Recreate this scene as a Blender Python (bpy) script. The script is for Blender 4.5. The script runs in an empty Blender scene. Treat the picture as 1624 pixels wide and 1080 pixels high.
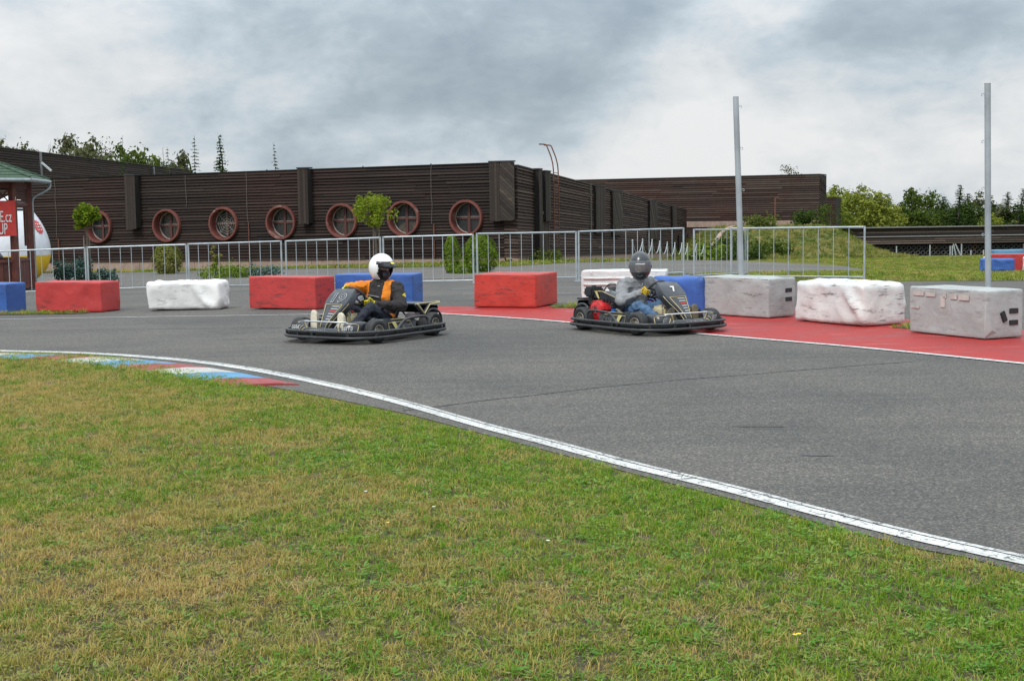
import bpy, bmesh, math, random
from mathutils import Vector, Matrix, noise
R = math.radians
rnd = random.Random(7)
sc = bpy.context.scene
col = sc.collection

# ------------------------------------------------------------------ camera, sky, sun, exposure
PITCH = math.atan((540 - 334) / 2217.0); ROLL = R(0.85)
cam = bpy.data.objects.new('camera', bpy.data.cameras.new('camera')); col.objects.link(cam)
cam.data.sensor_fit = 'HORIZONTAL'; cam.data.sensor_width = 36.0; cam.data.lens = 36.0 * 2217 / 1624
cam.data.clip_start = 0.1; cam.data.clip_end = 3000
_f = Vector((0, math.cos(PITCH), -math.sin(PITCH))); _r = Vector((1, 0, 0)); _u = _r.cross(_f)
_R = math.cos(ROLL) * _r - math.sin(ROLL) * _u; _U = math.sin(ROLL) * _r + math.cos(ROLL) * _u
M = Matrix((_R, _U, -_f)).transposed().to_4x4(); M.translation = (0, 0, 1.5)
cam.matrix_world = M
cam.data.dof.use_dof = False
sc.camera = cam

SUN_EL, SUN_AZ = 48.0, 215.0       # azimuth clockwise from +Y: the light comes over the left shoulder
w = bpy.data.worlds.new('World'); sc.world = w; w.use_nodes = True
nt = w.node_tree; nt.nodes.clear()
N = nt.nodes.new; L = nt.links.new
def wm(op, a, b=None, clamp=False):
    n = N('ShaderNodeMath'); n.operation = op; n.use_clamp = clamp
    for i, v in enumerate((a, b)):
        if v is None: continue
        if isinstance(v, (int, float)): n.inputs[i].default_value = v
        else: L(v, n.inputs[i])
    return n.outputs[0]
out = N('ShaderNodeOutputWorld')
sky = N('ShaderNodeTexSky'); sky.sky_type = 'NISHITA'; sky.sun_disc = False
sky.sun_elevation = R(SUN_EL); sky.sun_rotation = R(SUN_AZ); sky.air_density = 1.0; sky.dust_density = 2.0
bg1 = N('ShaderNodeBackground'); bg1.inputs[1].default_value = 0.10; L(sky.outputs[0], bg1.inputs[0])
tc = N('ShaderNodeTexCoord'); sep = N('ShaderNodeSeparateXYZ'); L(tc.outputs['Generated'], sep.inputs[0])
mp = N('ShaderNodeMapping'); mp.inputs['Scale'].default_value = (1, 1, 1.9); mp.inputs['Location'].default_value = (3.1, 0.4, 0.2)
L(tc.outputs['Generated'], mp.inputs[0])
def nz(scale, det, rough, dist=0.0, vec=None):
    n = N('ShaderNodeTexNoise'); n.inputs['Scale'].default_value = scale; n.inputs['Detail'].default_value = det
    n.inputs['Roughness'].default_value = rough; n.inputs['Distortion'].default_value = dist
    L(vec or mp.outputs[0], n.inputs['Vector']); return n.outputs['Fac']
big = nz(4.5, 8, 0.55, 0.35); med = nz(15.0, 8, 0.6, 0.3); small = nz(50, 6, 0.6, 0.2)
def blob(px, py, r, amp, zs=1.6):
    d = Vector(((px - 812) / 2217, 1, (334 - py) / 2217)).normalized()
    s = N('ShaderNodeVectorMath'); s.operation = 'SUBTRACT'; L(tc.outputs['Generated'], s.inputs[0]); s.inputs[1].default_value = d
    m = N('ShaderNodeVectorMath'); m.operation = 'MULTIPLY'; L(s.outputs[0], m.inputs[0]); m.inputs[1].default_value = (1, 1, zs)
    l = N('ShaderNodeVectorMath'); l.operation = 'LENGTH'; L(m.outputs[0], l.inputs[0])
    t = wm('DIVIDE', l.outputs['Value'], r); t = wm('SUBTRACT', 1.0, t, True)
    t = wm('POWER', t, 1.3)
    return wm('MULTIPLY', t, amp)
v = wm('MULTIPLY', wm('SUBTRACT', big, 0.07), 1.0); v = wm('ADD', v, wm('MULTIPLY', med, 0.50)); v = wm('ADD', v, wm('MULTIPLY', small, 0.13))
for b in ((40, 100, .12, .20), (190, 30, .1, .06), (540, 215, .13, .15), (720, 262, .10, .14), (1010, 250, .16, .14), (1180, 215, .12, .12), (1480, 190, .20, .20), (1624, 110, .12, .14),
          (1090, 130, .06, .06), (1190, 10, .07, .14), (340, 100, .18, -.09), (820, 120, .20, -.13), (1340, 50, .17, -.24), (1540, 60, .12, -.16), (1190, 120, .06, -.07), (980, 40, .10, -.06), (1620, 15, .1, -.08), (600, 20, .2, -.05), (860, 190, .10, -.10), (430, 215, .10, -.07)):
    v = wm('ADD', v, blob(*b))
cr = N('ShaderNodeValToRGB'); L(v, cr.inputs[0])
e = cr.color_ramp; e.elements[0].position = 0.46; e.elements[0].color = (0.355, 0.430, 0.50, 1)
e.elements[1].position = 1.0; e.elements[1].color = (0.90, 0.91, 0.92, 1)
for p, c in ((0.60, (0.45, 0.53, 0.595, 1)), (0.72, (0.585, 0.665, 0.73, 1)), (0.84, (0.76, 0.795, 0.82, 1))):
    x = e.elements.new(p); x.color = c
# an overcast sky brightens towards the zenith
g = wm('ADD', 0.96, wm('MULTIPLY', wm('SMOOTH_MIN', wm('MAXIMUM', wm('SUBTRACT', sep.outputs['Z'], 0.10), 0.0), 1.0), 2.3))
cm = N('ShaderNodeVectorMath'); cm.operation = 'SCALE'; L(cr.outputs[0], cm.inputs[0]); L(g, cm.inputs['Scale'])
bg2 = N('ShaderNodeBackground'); L(cm.outputs[0], bg2.inputs[0]); bg2.inputs[1].default_value = 1.0
mix = N('ShaderNodeMixShader'); mix.inputs[0].default_value = 0.93
L(bg1.outputs[0], mix.inputs[1]); L(bg2.outputs[0], mix.inputs[2]); L(mix.outputs[0], out.inputs[0])

sl = bpy.data.lights.new('sun', 'SUN'); sl.energy = 1.9; sl.angle = R(12); sl.color = (1.0, 0.965, 0.91)
sun = bpy.data.objects.new('sun', sl); col.objects.link(sun)
az, el = R(SUN_AZ), R(SUN_EL)
sdir = Vector((math.sin(az) * math.cos(el), math.cos(az) * math.cos(el), math.sin(el)))
sun.rotation_euler = sdir.to_track_quat('Z', 'Y').to_euler(); sun.location = sdir * 50
sc.view_settings.view_transform = 'Standard'; sc.view_settings.look = 'None'
sc.view_settings.gamma = 1; sc.view_settings.use_curve_mapping = False
sc.view_settings.exposure = 0.0

# ------------------------------------------------------------------ helpers
def terr(X, Y):
    def ss(a, b, t):
        t = min(max((t - a) / (b - a), 0), 1); return t * t * (3 - 2 * t)
    z = -0.8 * ss(20, 62, Y) - 0.014 * max(0, min(-X - 2, 12)) - 0.3 * ss(6, 18, X) * ss(25, 50, Y) * (1 - ss(60, 95, Y))
    k = Y - 60
    if k > 0: z -= 0.035 * min(k, 110) * (ss(0, 8, k) if k < 8 else 1)
    return z

def tag(o, label=None, cat=None, group=None, kind=None):
    if label: o['label'] = label
    if cat: o['category'] = cat
    if group: o['group'] = group
    if kind: o['kind'] = kind
    return o
def link(o, parent=None):
    col.objects.link(o)
    if parent: o.parent = parent
    return o
def empty(name, loc, rz=0, **k):
    o = bpy.data.objects.new(name, None); o.empty_display_size = .2; o.location = loc; o.rotation_euler = (0, 0, rz)
    link(o); return tag(o, **k)
def copy_tree(o, parent=None):
    c = o.copy(); col.objects.link(c)
    if parent: c.parent = parent
    for ch in [x for x in o.children]: copy_tree(ch, c)
    return c

class MB:
    def __init__(s): s.v = []; s.f = []; s.m = []; s.mi = 0
    def add(s, vs, fs):
        b = len(s.v); s.v += [tuple(p) for p in vs]; s.f += [tuple(b + i for i in f) for f in fs]; s.m += [s.mi] * len(fs); return s
    def box(s, c, d, rot=None, taper=1.0):
        hx, hy, hz = d[0] / 2, d[1] / 2, d[2] / 2
        vs = []
        for z in (-hz, hz):
            k = taper if z > 0 else 1
            for x, y in ((-hx, -hy), (hx, -hy), (hx, hy), (-hx, hy)):
                p = Vector((x * k, y * k, z))
                if rot is not None: p = rot @ p
                vs.append(p + Vector(c))
        return s.add(vs, [(3, 2, 1, 0), (4, 5, 6, 7), (0, 1, 5, 4), (1, 2, 6, 5), (2, 3, 7, 6), (3, 0, 4, 7)])
    def rbox(s, c, d, b=.01, rot=None):            # bevelled box
        bm = bmesh.new(); bmesh.ops.create_cube(bm, size=1)
        for q in bm.verts: q.co = Vector((q.co.x * d[0], q.co.y * d[1], q.co.z * d[2]))
        bmesh.ops.bevel(bm, geom=bm.edges[:], offset=b, segments=2, affect='EDGES')
        vs = []
        for q in bm.verts:
            p = q.co.copy()
            if rot is not None: p = rot @ p
            vs.append(p + Vector(c))
        bm.verts.index_update()
        s.add(vs, [[q.index for q in f.verts] for f in bm.faces]); bm.free(); return s
    def tube(s, pts, r, n=8, closed=False, caps=True):
        pts = [Vector(p) for p in pts]; k = len(pts)
        rs = r if isinstance(r, (list, tuple)) else [r] * k
        rings = []; prev = None
        for i, p in enumerate(pts):
            if closed: t = pts[(i + 1) % k] - pts[i - 1]
            else: t = pts[min(i + 1, k - 1)] - pts[max(i - 1, 0)]
            if t.length < 1e-9: t = Vector((0, 0, 1))
            t.normalize()
            if prev is None:
                a = Vector((0, 0, 1)) if abs(t.z) < .9 else Vector((1, 0, 0))
                u = t.cross(a).normalized()
            else:
                u = prev - t * prev.dot(t)
                u = u.normalized() if u.length > 1e-6 else t.orthogonal().normalized()
            prev = u; w_ = t.cross(u)
            rings.append([p + (u * math.cos(2 * math.pi * j / n) + w_ * math.sin(2 * math.pi * j / n)) * rs[i] for j in range(n)])
        vs = [q for rg in rings for q in rg]; fs = []
        m = k if closed else k - 1
        for i in range(m):
            a, b = i * n, ((i + 1) % k) * n
            for j in range(n): fs.append((a + j, a + (j + 1) % n, b + (j + 1) % n, b + j))
        if not closed and caps: fs.append(tuple(reversed(range(n)))); fs.append(tuple((k - 1) * n + j for j in range(n)))
        return s.add(vs, fs)
    def prism(s, poly, z0, z1, T=None):            # polygon in xy extruded z0..z1, T maps the points
        n = len(poly); T = T or (lambda p: p)
        vs = [T(Vector((x, y, z0))) for x, y in poly] + [T(Vector((x, y, z1))) for x, y in poly]
        fs = [tuple(reversed(range(n))), tuple(range(n, 2 * n))] + [(i, (i + 1) % n, n + (i + 1) % n, n + i) for i in range(n)]
        return s.add(vs, fs)
    def lathe(s, prof, n=24, T=None, closed=False):    # prof: (radius, height) round z
        T = T or (lambda p: p); k = len(prof)
        vs = [T(Vector((r * math.cos(2 * math.pi * j / n), r * math.sin(2 * math.pi * j / n), h))) for r, h in prof for j in range(n)]
        fs = [(i * n + j, i * n + (j + 1) % n, ((i + 1) % k) * n + (j + 1) % n, ((i + 1) % k) * n + j) for i in range(k if closed else k - 1) for j in range(n)]
        return s.add(vs, fs)
    def ball(s, c, r, seg=10, rings=7, T=None):
        r = r if isinstance(r, (tuple, list, Vector)) else (r, r, r)
        prof = [(math.sin(math.pi * i / rings), -math.cos(math.pi * i / rings)) for i in range(rings + 1)]
        prof[0] = (.001, -1); prof[-1] = (.001, 1)
        c = Vector(c)
        def TT(p):
            q = Vector((p.x * r[0], p.y * r[1], p.z * r[2])) + c
            return T(q) if T else q
        return s.lathe(prof, seg, TT)
    def mesh(s, name, mats, smooth=False):
        me = bpy.data.meshes.new(name); me.from_pydata(s.v, [], s.f); me.validate()
        for m in (mats if isinstance(mats, (list, tuple)) else [mats]): me.materials.append(m)
        if len(me.polygons) == len(s.m):
            me.polygons.foreach_set('material_index', s.m)
        if smooth: me.polygons.foreach_set('use_smooth', [True] * len(me.polygons))
        me.update(); return me
    def build(s, name, mats, parent=None, smooth=False, **k):
        o = bpy.data.objects.new(name, s.mesh(name, mats, smooth)); link(o, parent); return tag(o, **k)

def inst(name, me, parent=None, loc=(0, 0, 0), rot=(0, 0, 0), scale=(1, 1, 1), **k):
    o = bpy.data.objects.new(name, me); o.location = loc; o.rotation_euler = rot; o.scale = scale
    link(o, parent); return tag(o, **k)
def autosmooth(o, ang=40):
    me = o.data; bm = bmesh.new(); bm.from_mesh(me)
    for f in bm.faces: f.smooth = True
    for e_ in bm.edges:
        if len(e_.link_faces) == 2 and e_.calc_face_angle(0) > R(ang): e_.smooth = False
    bm.to_mesh(me); bm.free(); return o
def chaikin(pts, it=2, closed=False):
    pts = [Vector(p) for p in pts]
    for _ in range(it):
        q = [] if closed else [pts[0]]
        for i in range(len(pts) if closed else len(pts) - 1):
            a, b = pts[i], pts[(i + 1) % len(pts)]
            q += [a * .75 + b * .25, a * .25 + b * .75]
        if not closed: q.append(pts[-1])
        pts = q
    return pts

# ------------------------------------------------------------------ materials
class NT:
    def __init__(s, name):
        s.mat = bpy.data.materials.new(name); s.mat.use_nodes = True; s.t = s.mat.node_tree
        s.b = s.t.nodes['Principled BSDF']; s.geo = None
    def n(s, typ, **k):
        x = s.t.nodes.new(typ)
        for a, v in k.items(): setattr(x, a, v)
        return x
    def l(s, a, b): s.t.links.new(a, b)
    def pos(s, scale=(1, 1, 1), obj=False):
        if obj: o = s.n('ShaderNodeTexCoord').outputs['Object']
        else: o = s.n('ShaderNodeNewGeometry').outputs['Position']
        m = s.n('ShaderNodeMapping'); m.inputs['Scale'].default_value = scale; s.l(o, m.inputs[0]); return m.outputs[0]
    def noise(s, vec, scale, det=4, rough=.55, dist=0):
        x = s.n('ShaderNodeTexNoise'); x.inputs['Scale'].default_value = scale; x.inputs['Detail'].default_value = det
        x.inputs['Roughness'].default_value = rough; x.inputs['Distortion'].default_value = dist; s.l(vec, x.inputs['Vector']); return x.outputs['Fac']
    def ramp(s, fac, stops):
        x = s.n('ShaderNodeValToRGB'); s.l(fac, x.inputs[0]); e = x.color_ramp
        while len(e.elements) < len(stops): e.elements.new(.5)
        for el_, (p, c) in zip(e.elements, stops):
            el_.position = p; el_.color = (*c, 1) if len(c) == 3 else c
        return x.outputs[0]
    def mix(s, fac, a, b, mode='MIX'):
        x = s.n('ShaderNodeMix'); x.data_type = 'RGBA'; x.blend_type = mode
        for i, v_ in ((0, fac), (6, a), (7, b)):
            if isinstance(v_, (int, float)): x.inputs[i].default_value = v_
            elif isinstance(v_, tuple): x.inputs[i].default_value = (*v_, 1) if len(v_) == 3 else v_
            else: s.l(v_, x.inputs[i])
        return x.outputs[2]
    def math(s, op, a, b=0.0, clamp=False):
        x = s.n('ShaderNodeMath'); x.operation = op; x.use_clamp = clamp
        for i, v_ in enumerate((a, b)):
            if isinstance(v_, (int, float)): x.inputs[i].default_value = v_
            else: s.l(v_, x.inputs[i])
        return x.outputs[0]
    def bump(s, h, strength=.3, dist=.01):
        x = s.n('ShaderNodeBump'); x.inputs['Strength'].default_value = strength; x.inputs['Distance'].default_value = dist
        s.l(h, x.inputs['Height']); s.l(x.outputs[0], s.b.inputs['Normal'])
    def base(s, c): s.l(c, s.b.inputs['Base Color'])
    def rough(s, v_):
        if isinstance(v_, (int, float)): s.b.inputs['Roughness'].default_value = v_
        else: s.l(v_, s.b.inputs['Roughness'])

def simple(name, c, rough=.6, metal=0.0, var=.15, scale=8, spec=.5, coat=0.0, obj=False, bump=0.0):
    m = NT(name); p = m.pos(obj=obj); f = m.noise(p, scale, 4)
    lo = tuple(x * (1 - var) for x in c); hi = tuple(min(1, x * (1 + var)) for x in c)
    m.base(m.ramp(f, [(.3, lo), (.7, hi)])); m.rough(rough); m.b.inputs['Metallic'].default_value = metal
    m.b.inputs['Specular IOR Level'].default_value = spec
    if coat: m.b.inputs['Coat Weight'].default_value = coat; m.b.inputs['Coat Roughness'].default_value = .15
    if bump: m.bump(m.noise(p, scale * 6, 3), bump, .01)
    return m.mat
# ------------------------------------------------------------------ ground materials
def m_asphalt(name, tone=1.0, worn=0.5):
    m = NT(name); p = m.pos()
    v = m.n('ShaderNodeTexVoronoi'); v.inputs['Scale'].default_value = 100; m.l(p, v.inputs['Vector'])
    sp = m.n('ShaderNodeSeparateColor'); m.l(v.outputs['Color'], sp.inputs[0])
    grain = m.ramp(sp.outputs[0], [(0, (.042, .042, .043)), (.45, (.083, .081, .078)), (.8, (.138, .133, .124)), (1, (.27, .25, .22))])
    fine = m.noise(p, 240, 2, .6)
    c = m.mix(m.math('MULTIPLY', fine, .5), grain, (.12, .12, .12))
    patch = m.noise(p, .35, 5, .6, .4)
    c = m.mix(.75, c, m.ramp(patch, [(.3, (.60, .62, .66)), (.52, (.98, .98, .97)), (.72, (1.22, 1.19, 1.12))]), 'MULTIPLY')
    p2 = m.pos((.25, 3.2, 1)); st = m.noise(p2, .9, 5, .6, .5)
    c = m.mix(.5, c, m.ramp(st, [(.35, (.78, .79, .8)), (.6, (1.08, 1.08, 1.06))]), 'MULTIPLY')
    mid = m.noise(p, 9, 5, .7)
    c = m.mix(.5, c, m.ramp(mid, [(.3, (.8, .8, .8)), (.7, (1.15, 1.15, 1.15))]), 'MULTIPLY')
    c = m.mix(1.0, c, (tone * 1.0, tone * .965, tone * .915), 'MULTIPLY')
    m.base(c); m.rough(.82); m.b.inputs['Specular IOR Level'].default_value = .35
    m.bump(m.math('ADD', v.outputs['Distance'], m.math('MULTIPLY', fine, .4)), .55, .006)
    return m.mat
A_track = m_asphalt('asphalt_track', .94); A_yard = m_asphalt('asphalt_yard', 1.12)

def m_line(name, c=(.72, .72, .70), wear=.5, under=(.10, .10, .10), sc_=9):
    m = NT(name); p = m.pos()
    a = m.noise(p, sc_, 8, .75, .8); b = m.noise(p, 90, 3, .7)
    vv = m.n('ShaderNodeTexVoronoi'); vv.feature = 'DISTANCE_TO_EDGE'; vv.inputs['Scale'].default_value = 13; m.l(p, vv.inputs['Vector'])
    cr_ = m.math('LESS_THAN', vv.outputs['Distance'], .045)
    cr_ = m.math('MULTIPLY', cr_, m.math('GREATER_THAN', a, .5))
    f = m.math('ADD', a, m.math('MULTIPLY', m.math('SUBTRACT', b, .5), .35))
    mask = m.ramp(f, [(wear - .04, (0, 0, 0)), (wear + .02, (1, 1, 1))])
    mask = m.math('SUBTRACT', 1.0, m.math('MAXIMUM', m.math('SUBTRACT', 1.0, mask), m.math('MULTIPLY', cr_, .8)))
    dirt = m.ramp(m.noise(p, 3, 5), [(.3, tuple(x * .72 for x in c)), (.7, c)])
    m.base(m.mix(mask, under, dirt)); m.rough(.7); m.bump(b, .3, .004)
    return m.mat
M_line = m_line('worn_white_line', c=(.66, .66, .63), wear=.415)
M_line2 = m_line('faded_line', c=(.42, .42, .41), wear=.42, sc_=5)

def m_red():
    m = NT('red_runoff_paint'); p = m.pos()
    a = m.noise(p, 1.1, 6, .65, .6); b = m.noise(p, 100, 3, .7); s_ = m.noise(m.pos((.5, 2.5, 1)), 1.6, 6, .7, .8)
    c = m.ramp(a, [(.3, (.25, .018, .017)), (.55, (.33, .026, .023)), (.75, (.39, .055, .046))])
    c = m.mix(m.ramp(s_, [(.58, (0, 0, 0)), (.68, (.6, .6, .6))]), c, (.44, .22, .21))
    c = m.mix(m.ramp(m.noise(p, 14, 6, .75), [(.66, (0, 0, 0)), (.74, (.8, .8, .8))]), c, (.13, .10, .10))
    m.base(c); m.rough(m.ramp(a, [(.35, (.42,) * 3), (.65, (.75,) * 3)])); m.b.inputs['Specular IOR Level'].default_value = .25; m.bump(b, .35, .004); return m.mat
M_red = m_red()

def m_ground():
    m = NT('grass_ground'); p = m.pos()
    a = m.noise(p, .33, 6, .62, .5); b = m.noise(p, 5, 6, .7, .3); c = m.noise(p, 60, 5, .8)
    gcol = m.ramp(b, [(.25, (.085, .105, .018)), (.5, (.150, .160, .032)), (.75, (.24, .205, .065))])
    dry = m.ramp(c, [(.3, (.085, .070, .030)), (.7, (.24, .20, .09))])
    col_ = m.mix(m.ramp(a, [(.42, (0, 0, 0)), (.66, (.85, .85, .85))]), gcol, dry)
    col_ = m.mix(.75, col_, m.ramp(c, [(.25, (.45, .45, .45)), (.7, (1.35, 1.35, 1.35))]), 'MULTIPLY')
    m.base(col_); m.rough(.95); m.b.inputs['Specular IOR Level'].default_value = .1
    m.bump(m.math('ADD', c, m.math('MULTIPLY', b, 1.5)), .8, .05); return m.mat
M_ground = m_ground()
M_soil = simple('soil', (.066, .052, .026), .95, var=.6, scale=25, bump=.5)

def m_grass(name, stops, dryc, trans=.35):
    m = NT(name); p = m.pos(); oi = m.n('ShaderNodeObjectInfo')
    rd = oi.outputs['Random']
    g = m.ramp(rd, stops)
    big = m.noise(p, .55, 5, .6, .5); loc = m.noise(p, 3.2, 4, .65)
    f = m.math('ADD', m.math('MULTIPLY', big, .8), m.math('MULTIPLY', loc, .45))
    f = m.math('ADD', f, m.math('MULTIPLY', m.math('SUBTRACT', rd, .5), .22))
    sx_ = m.n('ShaderNodeSeparateXYZ'); m.l(m.pos(), sx_.inputs[0]); u_ = m.math('ADD', sx_.outputs[0], m.math('MULTIPLY', m.math('SUBTRACT', sx_.outputs[1], 5.0), .42))
    u_ = m.math('MULTIPLY', m.math('ADD', u_, .9), .5, True); f = m.math('SUBTRACT', f, m.math('MULTIPLY', m.math('SUBTRACT', u_, .35), .13))   # the turf is lusher along the track and to the right
    fac = m.ramp(f, [(.57, (0, 0, 0)), (.70, (.9, .9, .9))])
    c = m.mix(fac, g, dryc)
    lush = m.ramp(m.noise(m.pos((1, 1, 1)), .8, 3, .5), [(.45, (1, 1, 1)), (.7, (.72, .92, .6))])
    c = m.mix(.8, c, lush, 'MULTIPLY')
    s_ = m.t; out_ = s_.nodes['Material Output']
    d = m.n('ShaderNodeBsdfDiffuse'); t = m.n('ShaderNodeBsdfTranslucent'); gl = m.n('ShaderNodeBsdfGlossy'); gl.inputs['Roughness'].default_value = .45
    m.l(c, d.inputs[0]); m.l(c, t.inputs[0]); gl.inputs[0].default_value = (.8, .85, .8, 1)
    a = m.n('ShaderNodeMixShader'); a.inputs[0].default_value = trans; m.l(d.outputs[0], a.inputs[1]); m.l(t.outputs[0], a.inputs[2])
    b = m.n('ShaderNodeMixShader'); b.inputs[0].default_value = .015; m.l(a.outputs[0], b.inputs[1]); m.l(gl.outputs[0], b.inputs[2])
    m.l(b.outputs[0], out_.inputs[0]); return m.mat
G_green = m_grass('grass_blades', [(0, (.098, .210, .010)), (.4, (.172, .292, .018)), (.75, (.275, .345, .035)), (1, (.43, .38, .09))], (.50, .35, .12))
G_dry = m_grass('dry_blades', [(0, (.40, .27, .11)), (.5, (.55, .42, .21)), (1, (.36, .33, .10))], (.60, .44, .23))
G_leaf = m_grass('weed_leaves', [(0, (.095, .215, .035)), (.6, (.165, .305, .055)), (1, (.28, .35, .09))], (.30, .27, .09))

# ------------------------------------------------------------------ terrain
def grid_coords(a, b, fine_a, fine_b, fine, coarse):
    xs = []; x = a
    while x < b:
        xs.append(x); x += fine if fine_a <= x < fine_b else coarse
        if xs[-1] < fine_a < x: x = fine_a
    xs.append(b); return xs
xs = grid_coords(-420, 420, -45, 45, 1.0, 15); ys = grid_coords(-60, 900, -2, 170, 1.0, 18)
vs = [(x, y, terr(x, y)) for y in ys for x in xs]; nx = len(xs)
fs = [(j * nx + i, j * nx + i + 1, (j + 1) * nx + i + 1, (j + 1) * nx + i) for j in range(len(ys) - 1) for i in range(nx - 1)]
mb = MB().add(vs, fs); mb.build('ground', M_ground, None, True, kind='structure')

def drape(name, poly, mat, dz, step=1.0, **k):
    bm = bmesh.new(); vv = [bm.verts.new((x, y, 0)) for x, y in poly]
    fa = bm.faces.new(vv); bmesh.ops.triangulate(bm, faces=[fa])
    x0, x1 = min(p[0] for p in poly), max(p[0] for p in poly); y0, y1 = min(p[1] for p in poly), max(p[1] for p in poly)
    for ax, lo, hi in ((0, x0, x1), (1, y0, y1)):
        t = math.ceil(lo / step) * step
        while t < hi:
            no = (1, 0, 0) if ax == 0 else (0, 1, 0); co = (t, 0, 0) if ax == 0 else (0, t, 0)
            bmesh.ops.bisect_plane(bm, geom=bm.verts[:] + bm.edges[:] + bm.faces[:], dist=1e-5, plane_co=co, plane_no=no)
            t += step
    bmesh.ops.recalc_face_normals(bm, faces=bm.faces[:])
    for q in bm.verts: q.co.z = terr(q.co.x, q.co.y) + dz
    for f in bm.faces:
        if f.normal.z < 0: f.normal_flip()
    me = bpy.data.meshes.new(name); bm.to_mesh(me); bm.free(); me.materials.append(mat)
    o = bpy.data.objects.new(name, me); link(o); return tag(o, kind='structure', **k)
def offset_line(pts, d):
    pts = [Vector((p[0], p[1], 0)) for p in pts]; o = []
    for i, p in enumerate(pts):
        t = (pts[min(i + 1, len(pts) - 1)] - pts[max(i - 1, 0)]).normalized()
        o.append((p.x - t.y * d, p.y + t.x * d))
    return o
def strip(name, pts, wd, mat, dz, jitter=0.0, **k):
    pts = [tuple(p[:2]) for p in chaikin([(x, y, 0) for x, y in pts], 2)]
    a, b = offset_line(pts, wd / 2), offset_line(pts, -wd / 2)
    if jitter: a = [(x + rnd.uniform(-jitter, jitter), y + rnd.uniform(-jitter, jitter)) for x, y in a]
    vs, fs = [], []
    for i in range(len(pts)):
        for q in (a[i], b[i]): vs.append((q[0], q[1], terr(*q) + dz))
        if i: fs.append((2 * i - 2, 2 * i - 1, 2 * i + 1, 2 * i))
    return MB().add(vs, fs).build(name, mat, None, kind='structure', **k)

INNER = [(-13, 18.6), (-10, 18.1), (-7.45, 17.1), (-6.0, 16.31), (-5.31, 16.01), (-4.70, 15.67), (-3.99, 15.12), (-3.21, 14.38), (-2.53, 13.54), (-1.90, 12.60), (-1.35, 11.75),
         (-.80, 10.81), (-.24, 9.72), (.34, 8.73), (.68, 8.09), (1.13, 7.40), (1.49, 6.75), (1.81, 6.21), (2.14, 5.76), (2.6, 5.15), (3.3, 4.2), (4.4, 2.6), (6, 0)]
GEDGE = [(-13, 18.2), (-10, 17.6), (-7.22, 16.56), (-5.91, 16.06), (-5.06, 15.67), (-4.25, 15.0), (-3.67, 14.30), (-3.10, 13.50), (-2.35, 12.40), (-1.78, 11.70), (-1.27, 11.0),
         (-.77, 10.30), (-.23, 9.38), (.33, 8.44), (.67, 7.85), (1.10, 7.14), (1.45, 6.52), (1.76, 6.0), (1.92, 5.84), (2.07, 5.56), (2.42, 5.05), (3.1, 4.1), (4.2, 2.5), (5.8, 0)]
track = GEDGE + [(26, 0), (26, 26), (13, 28.0), (10.48, 28.6), (7.79, 29.3), (6.2, 30.2), (5.6, 33), (4.9, 37.2), (3.9, 38.2), (-1, 37.5), (-30, 44), (-30, 24)]
drape('track_surface', track, A_track, .004)
drape('yard_pavement', [(-34, 42.4), (-2, 37.3), (3.6, 38.4), (8.5, 41), (12.6, 47), (13.6, 57), (11.5, 60.5), (9.2, 63), (2.6, 60.3), (-.2, 56.6), (-5.6, 59.0), (-12, 62.6), (-18, 61.5), (-34, 66)], A_yard, .012)
drape('red_runoff', [(-1.15, 20.55), (-.46, 19.92), (.42, 18.98), (1.5, 17.55), (2.36, 16.36), (3.34, 15.12), (4.07, 14.08), (4.77, 12.94), (5.68, 11.51), (7.6, 8.4), (9.6, 8.4), (7.0, 14.3), (5.9, 16.6), (5.1, 18.4),
                     (4.3, 19.9), (3.1, 21.3), (1.6, 21.8), (.77, 21.75), (-.61, 21.95), (-1.3, 22.2)], M_red, .008)
strip('edge_line', offset_line(INNER, -.022), .095, M_line, .009)
strip('edge_line', offset_line(INNER, .056), .036, m_line('thin_worn_line', c=(.60, .60, .58), wear=.45), .009)
strip('outer_line', [(-12.5, 22.5), (-10.18, 22.25), (-8.04, 21.9), (-5.45, 21.46), (-3.93, 21.11), (-2.3, 20.85), (-1.13, 20.57)], .09, M_line2, .009)
strip('runoff_line', [(-1.18, 20.60), (-.46, 19.92), (.42, 18.98), (1.5, 17.55), (2.36, 16.36), (3.34, 15.12), (4.07, 14.08), (4.77, 12.94), (5.68, 11.51), (7.6, 8.4)], .085, m_line('runoff_white_line', c=(.7, .7, .69), wear=.30), .013)
strip('yard_line', [(-.9, 26.2), (.9, 25.7), (2.6, 25.0)], .09, M_line2, .010)
strip('yard_line', [(-1.2, 28.6), (.4, 28.5), (2.2, 28.3)], .09, M_line2, .010)
M_seam = simple('tar_seam', (.035, .035, .037), .6, var=.3)
def wob(a, b, n, am):
    return [(a[0] + (b[0] - a[0]) * i / n + rnd.uniform(-am, am), a[1] + (b[1] - a[1]) * i / n + rnd.uniform(-am, am)) for i in range(n + 1)]
strip('asphalt_seam', wob((-.83, 10.5), (-.07, 11.1), 4, .02) + wob((.1, 11.2), (1.0, 11.9), 5, .02) + wob((1.2, 12.0), (3.8, 13.3), 14, .02), .018, M_seam, .0085, .006)
strip('asphalt_seam', wob((-9, 19.9), (-3, 18.55), 20, .04), .02, M_seam, .0085, .008)
for x, y, l_ in ((1.72, 9.45, .22), (1.85, 8.3, .12), (-3.4, 17.0, .2)):
    strip('tar_mark', [(x - l_, y + .03), (x, y), (x + l_ * .6, y - .01)], .02, M_seam, .0090, .006)

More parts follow.
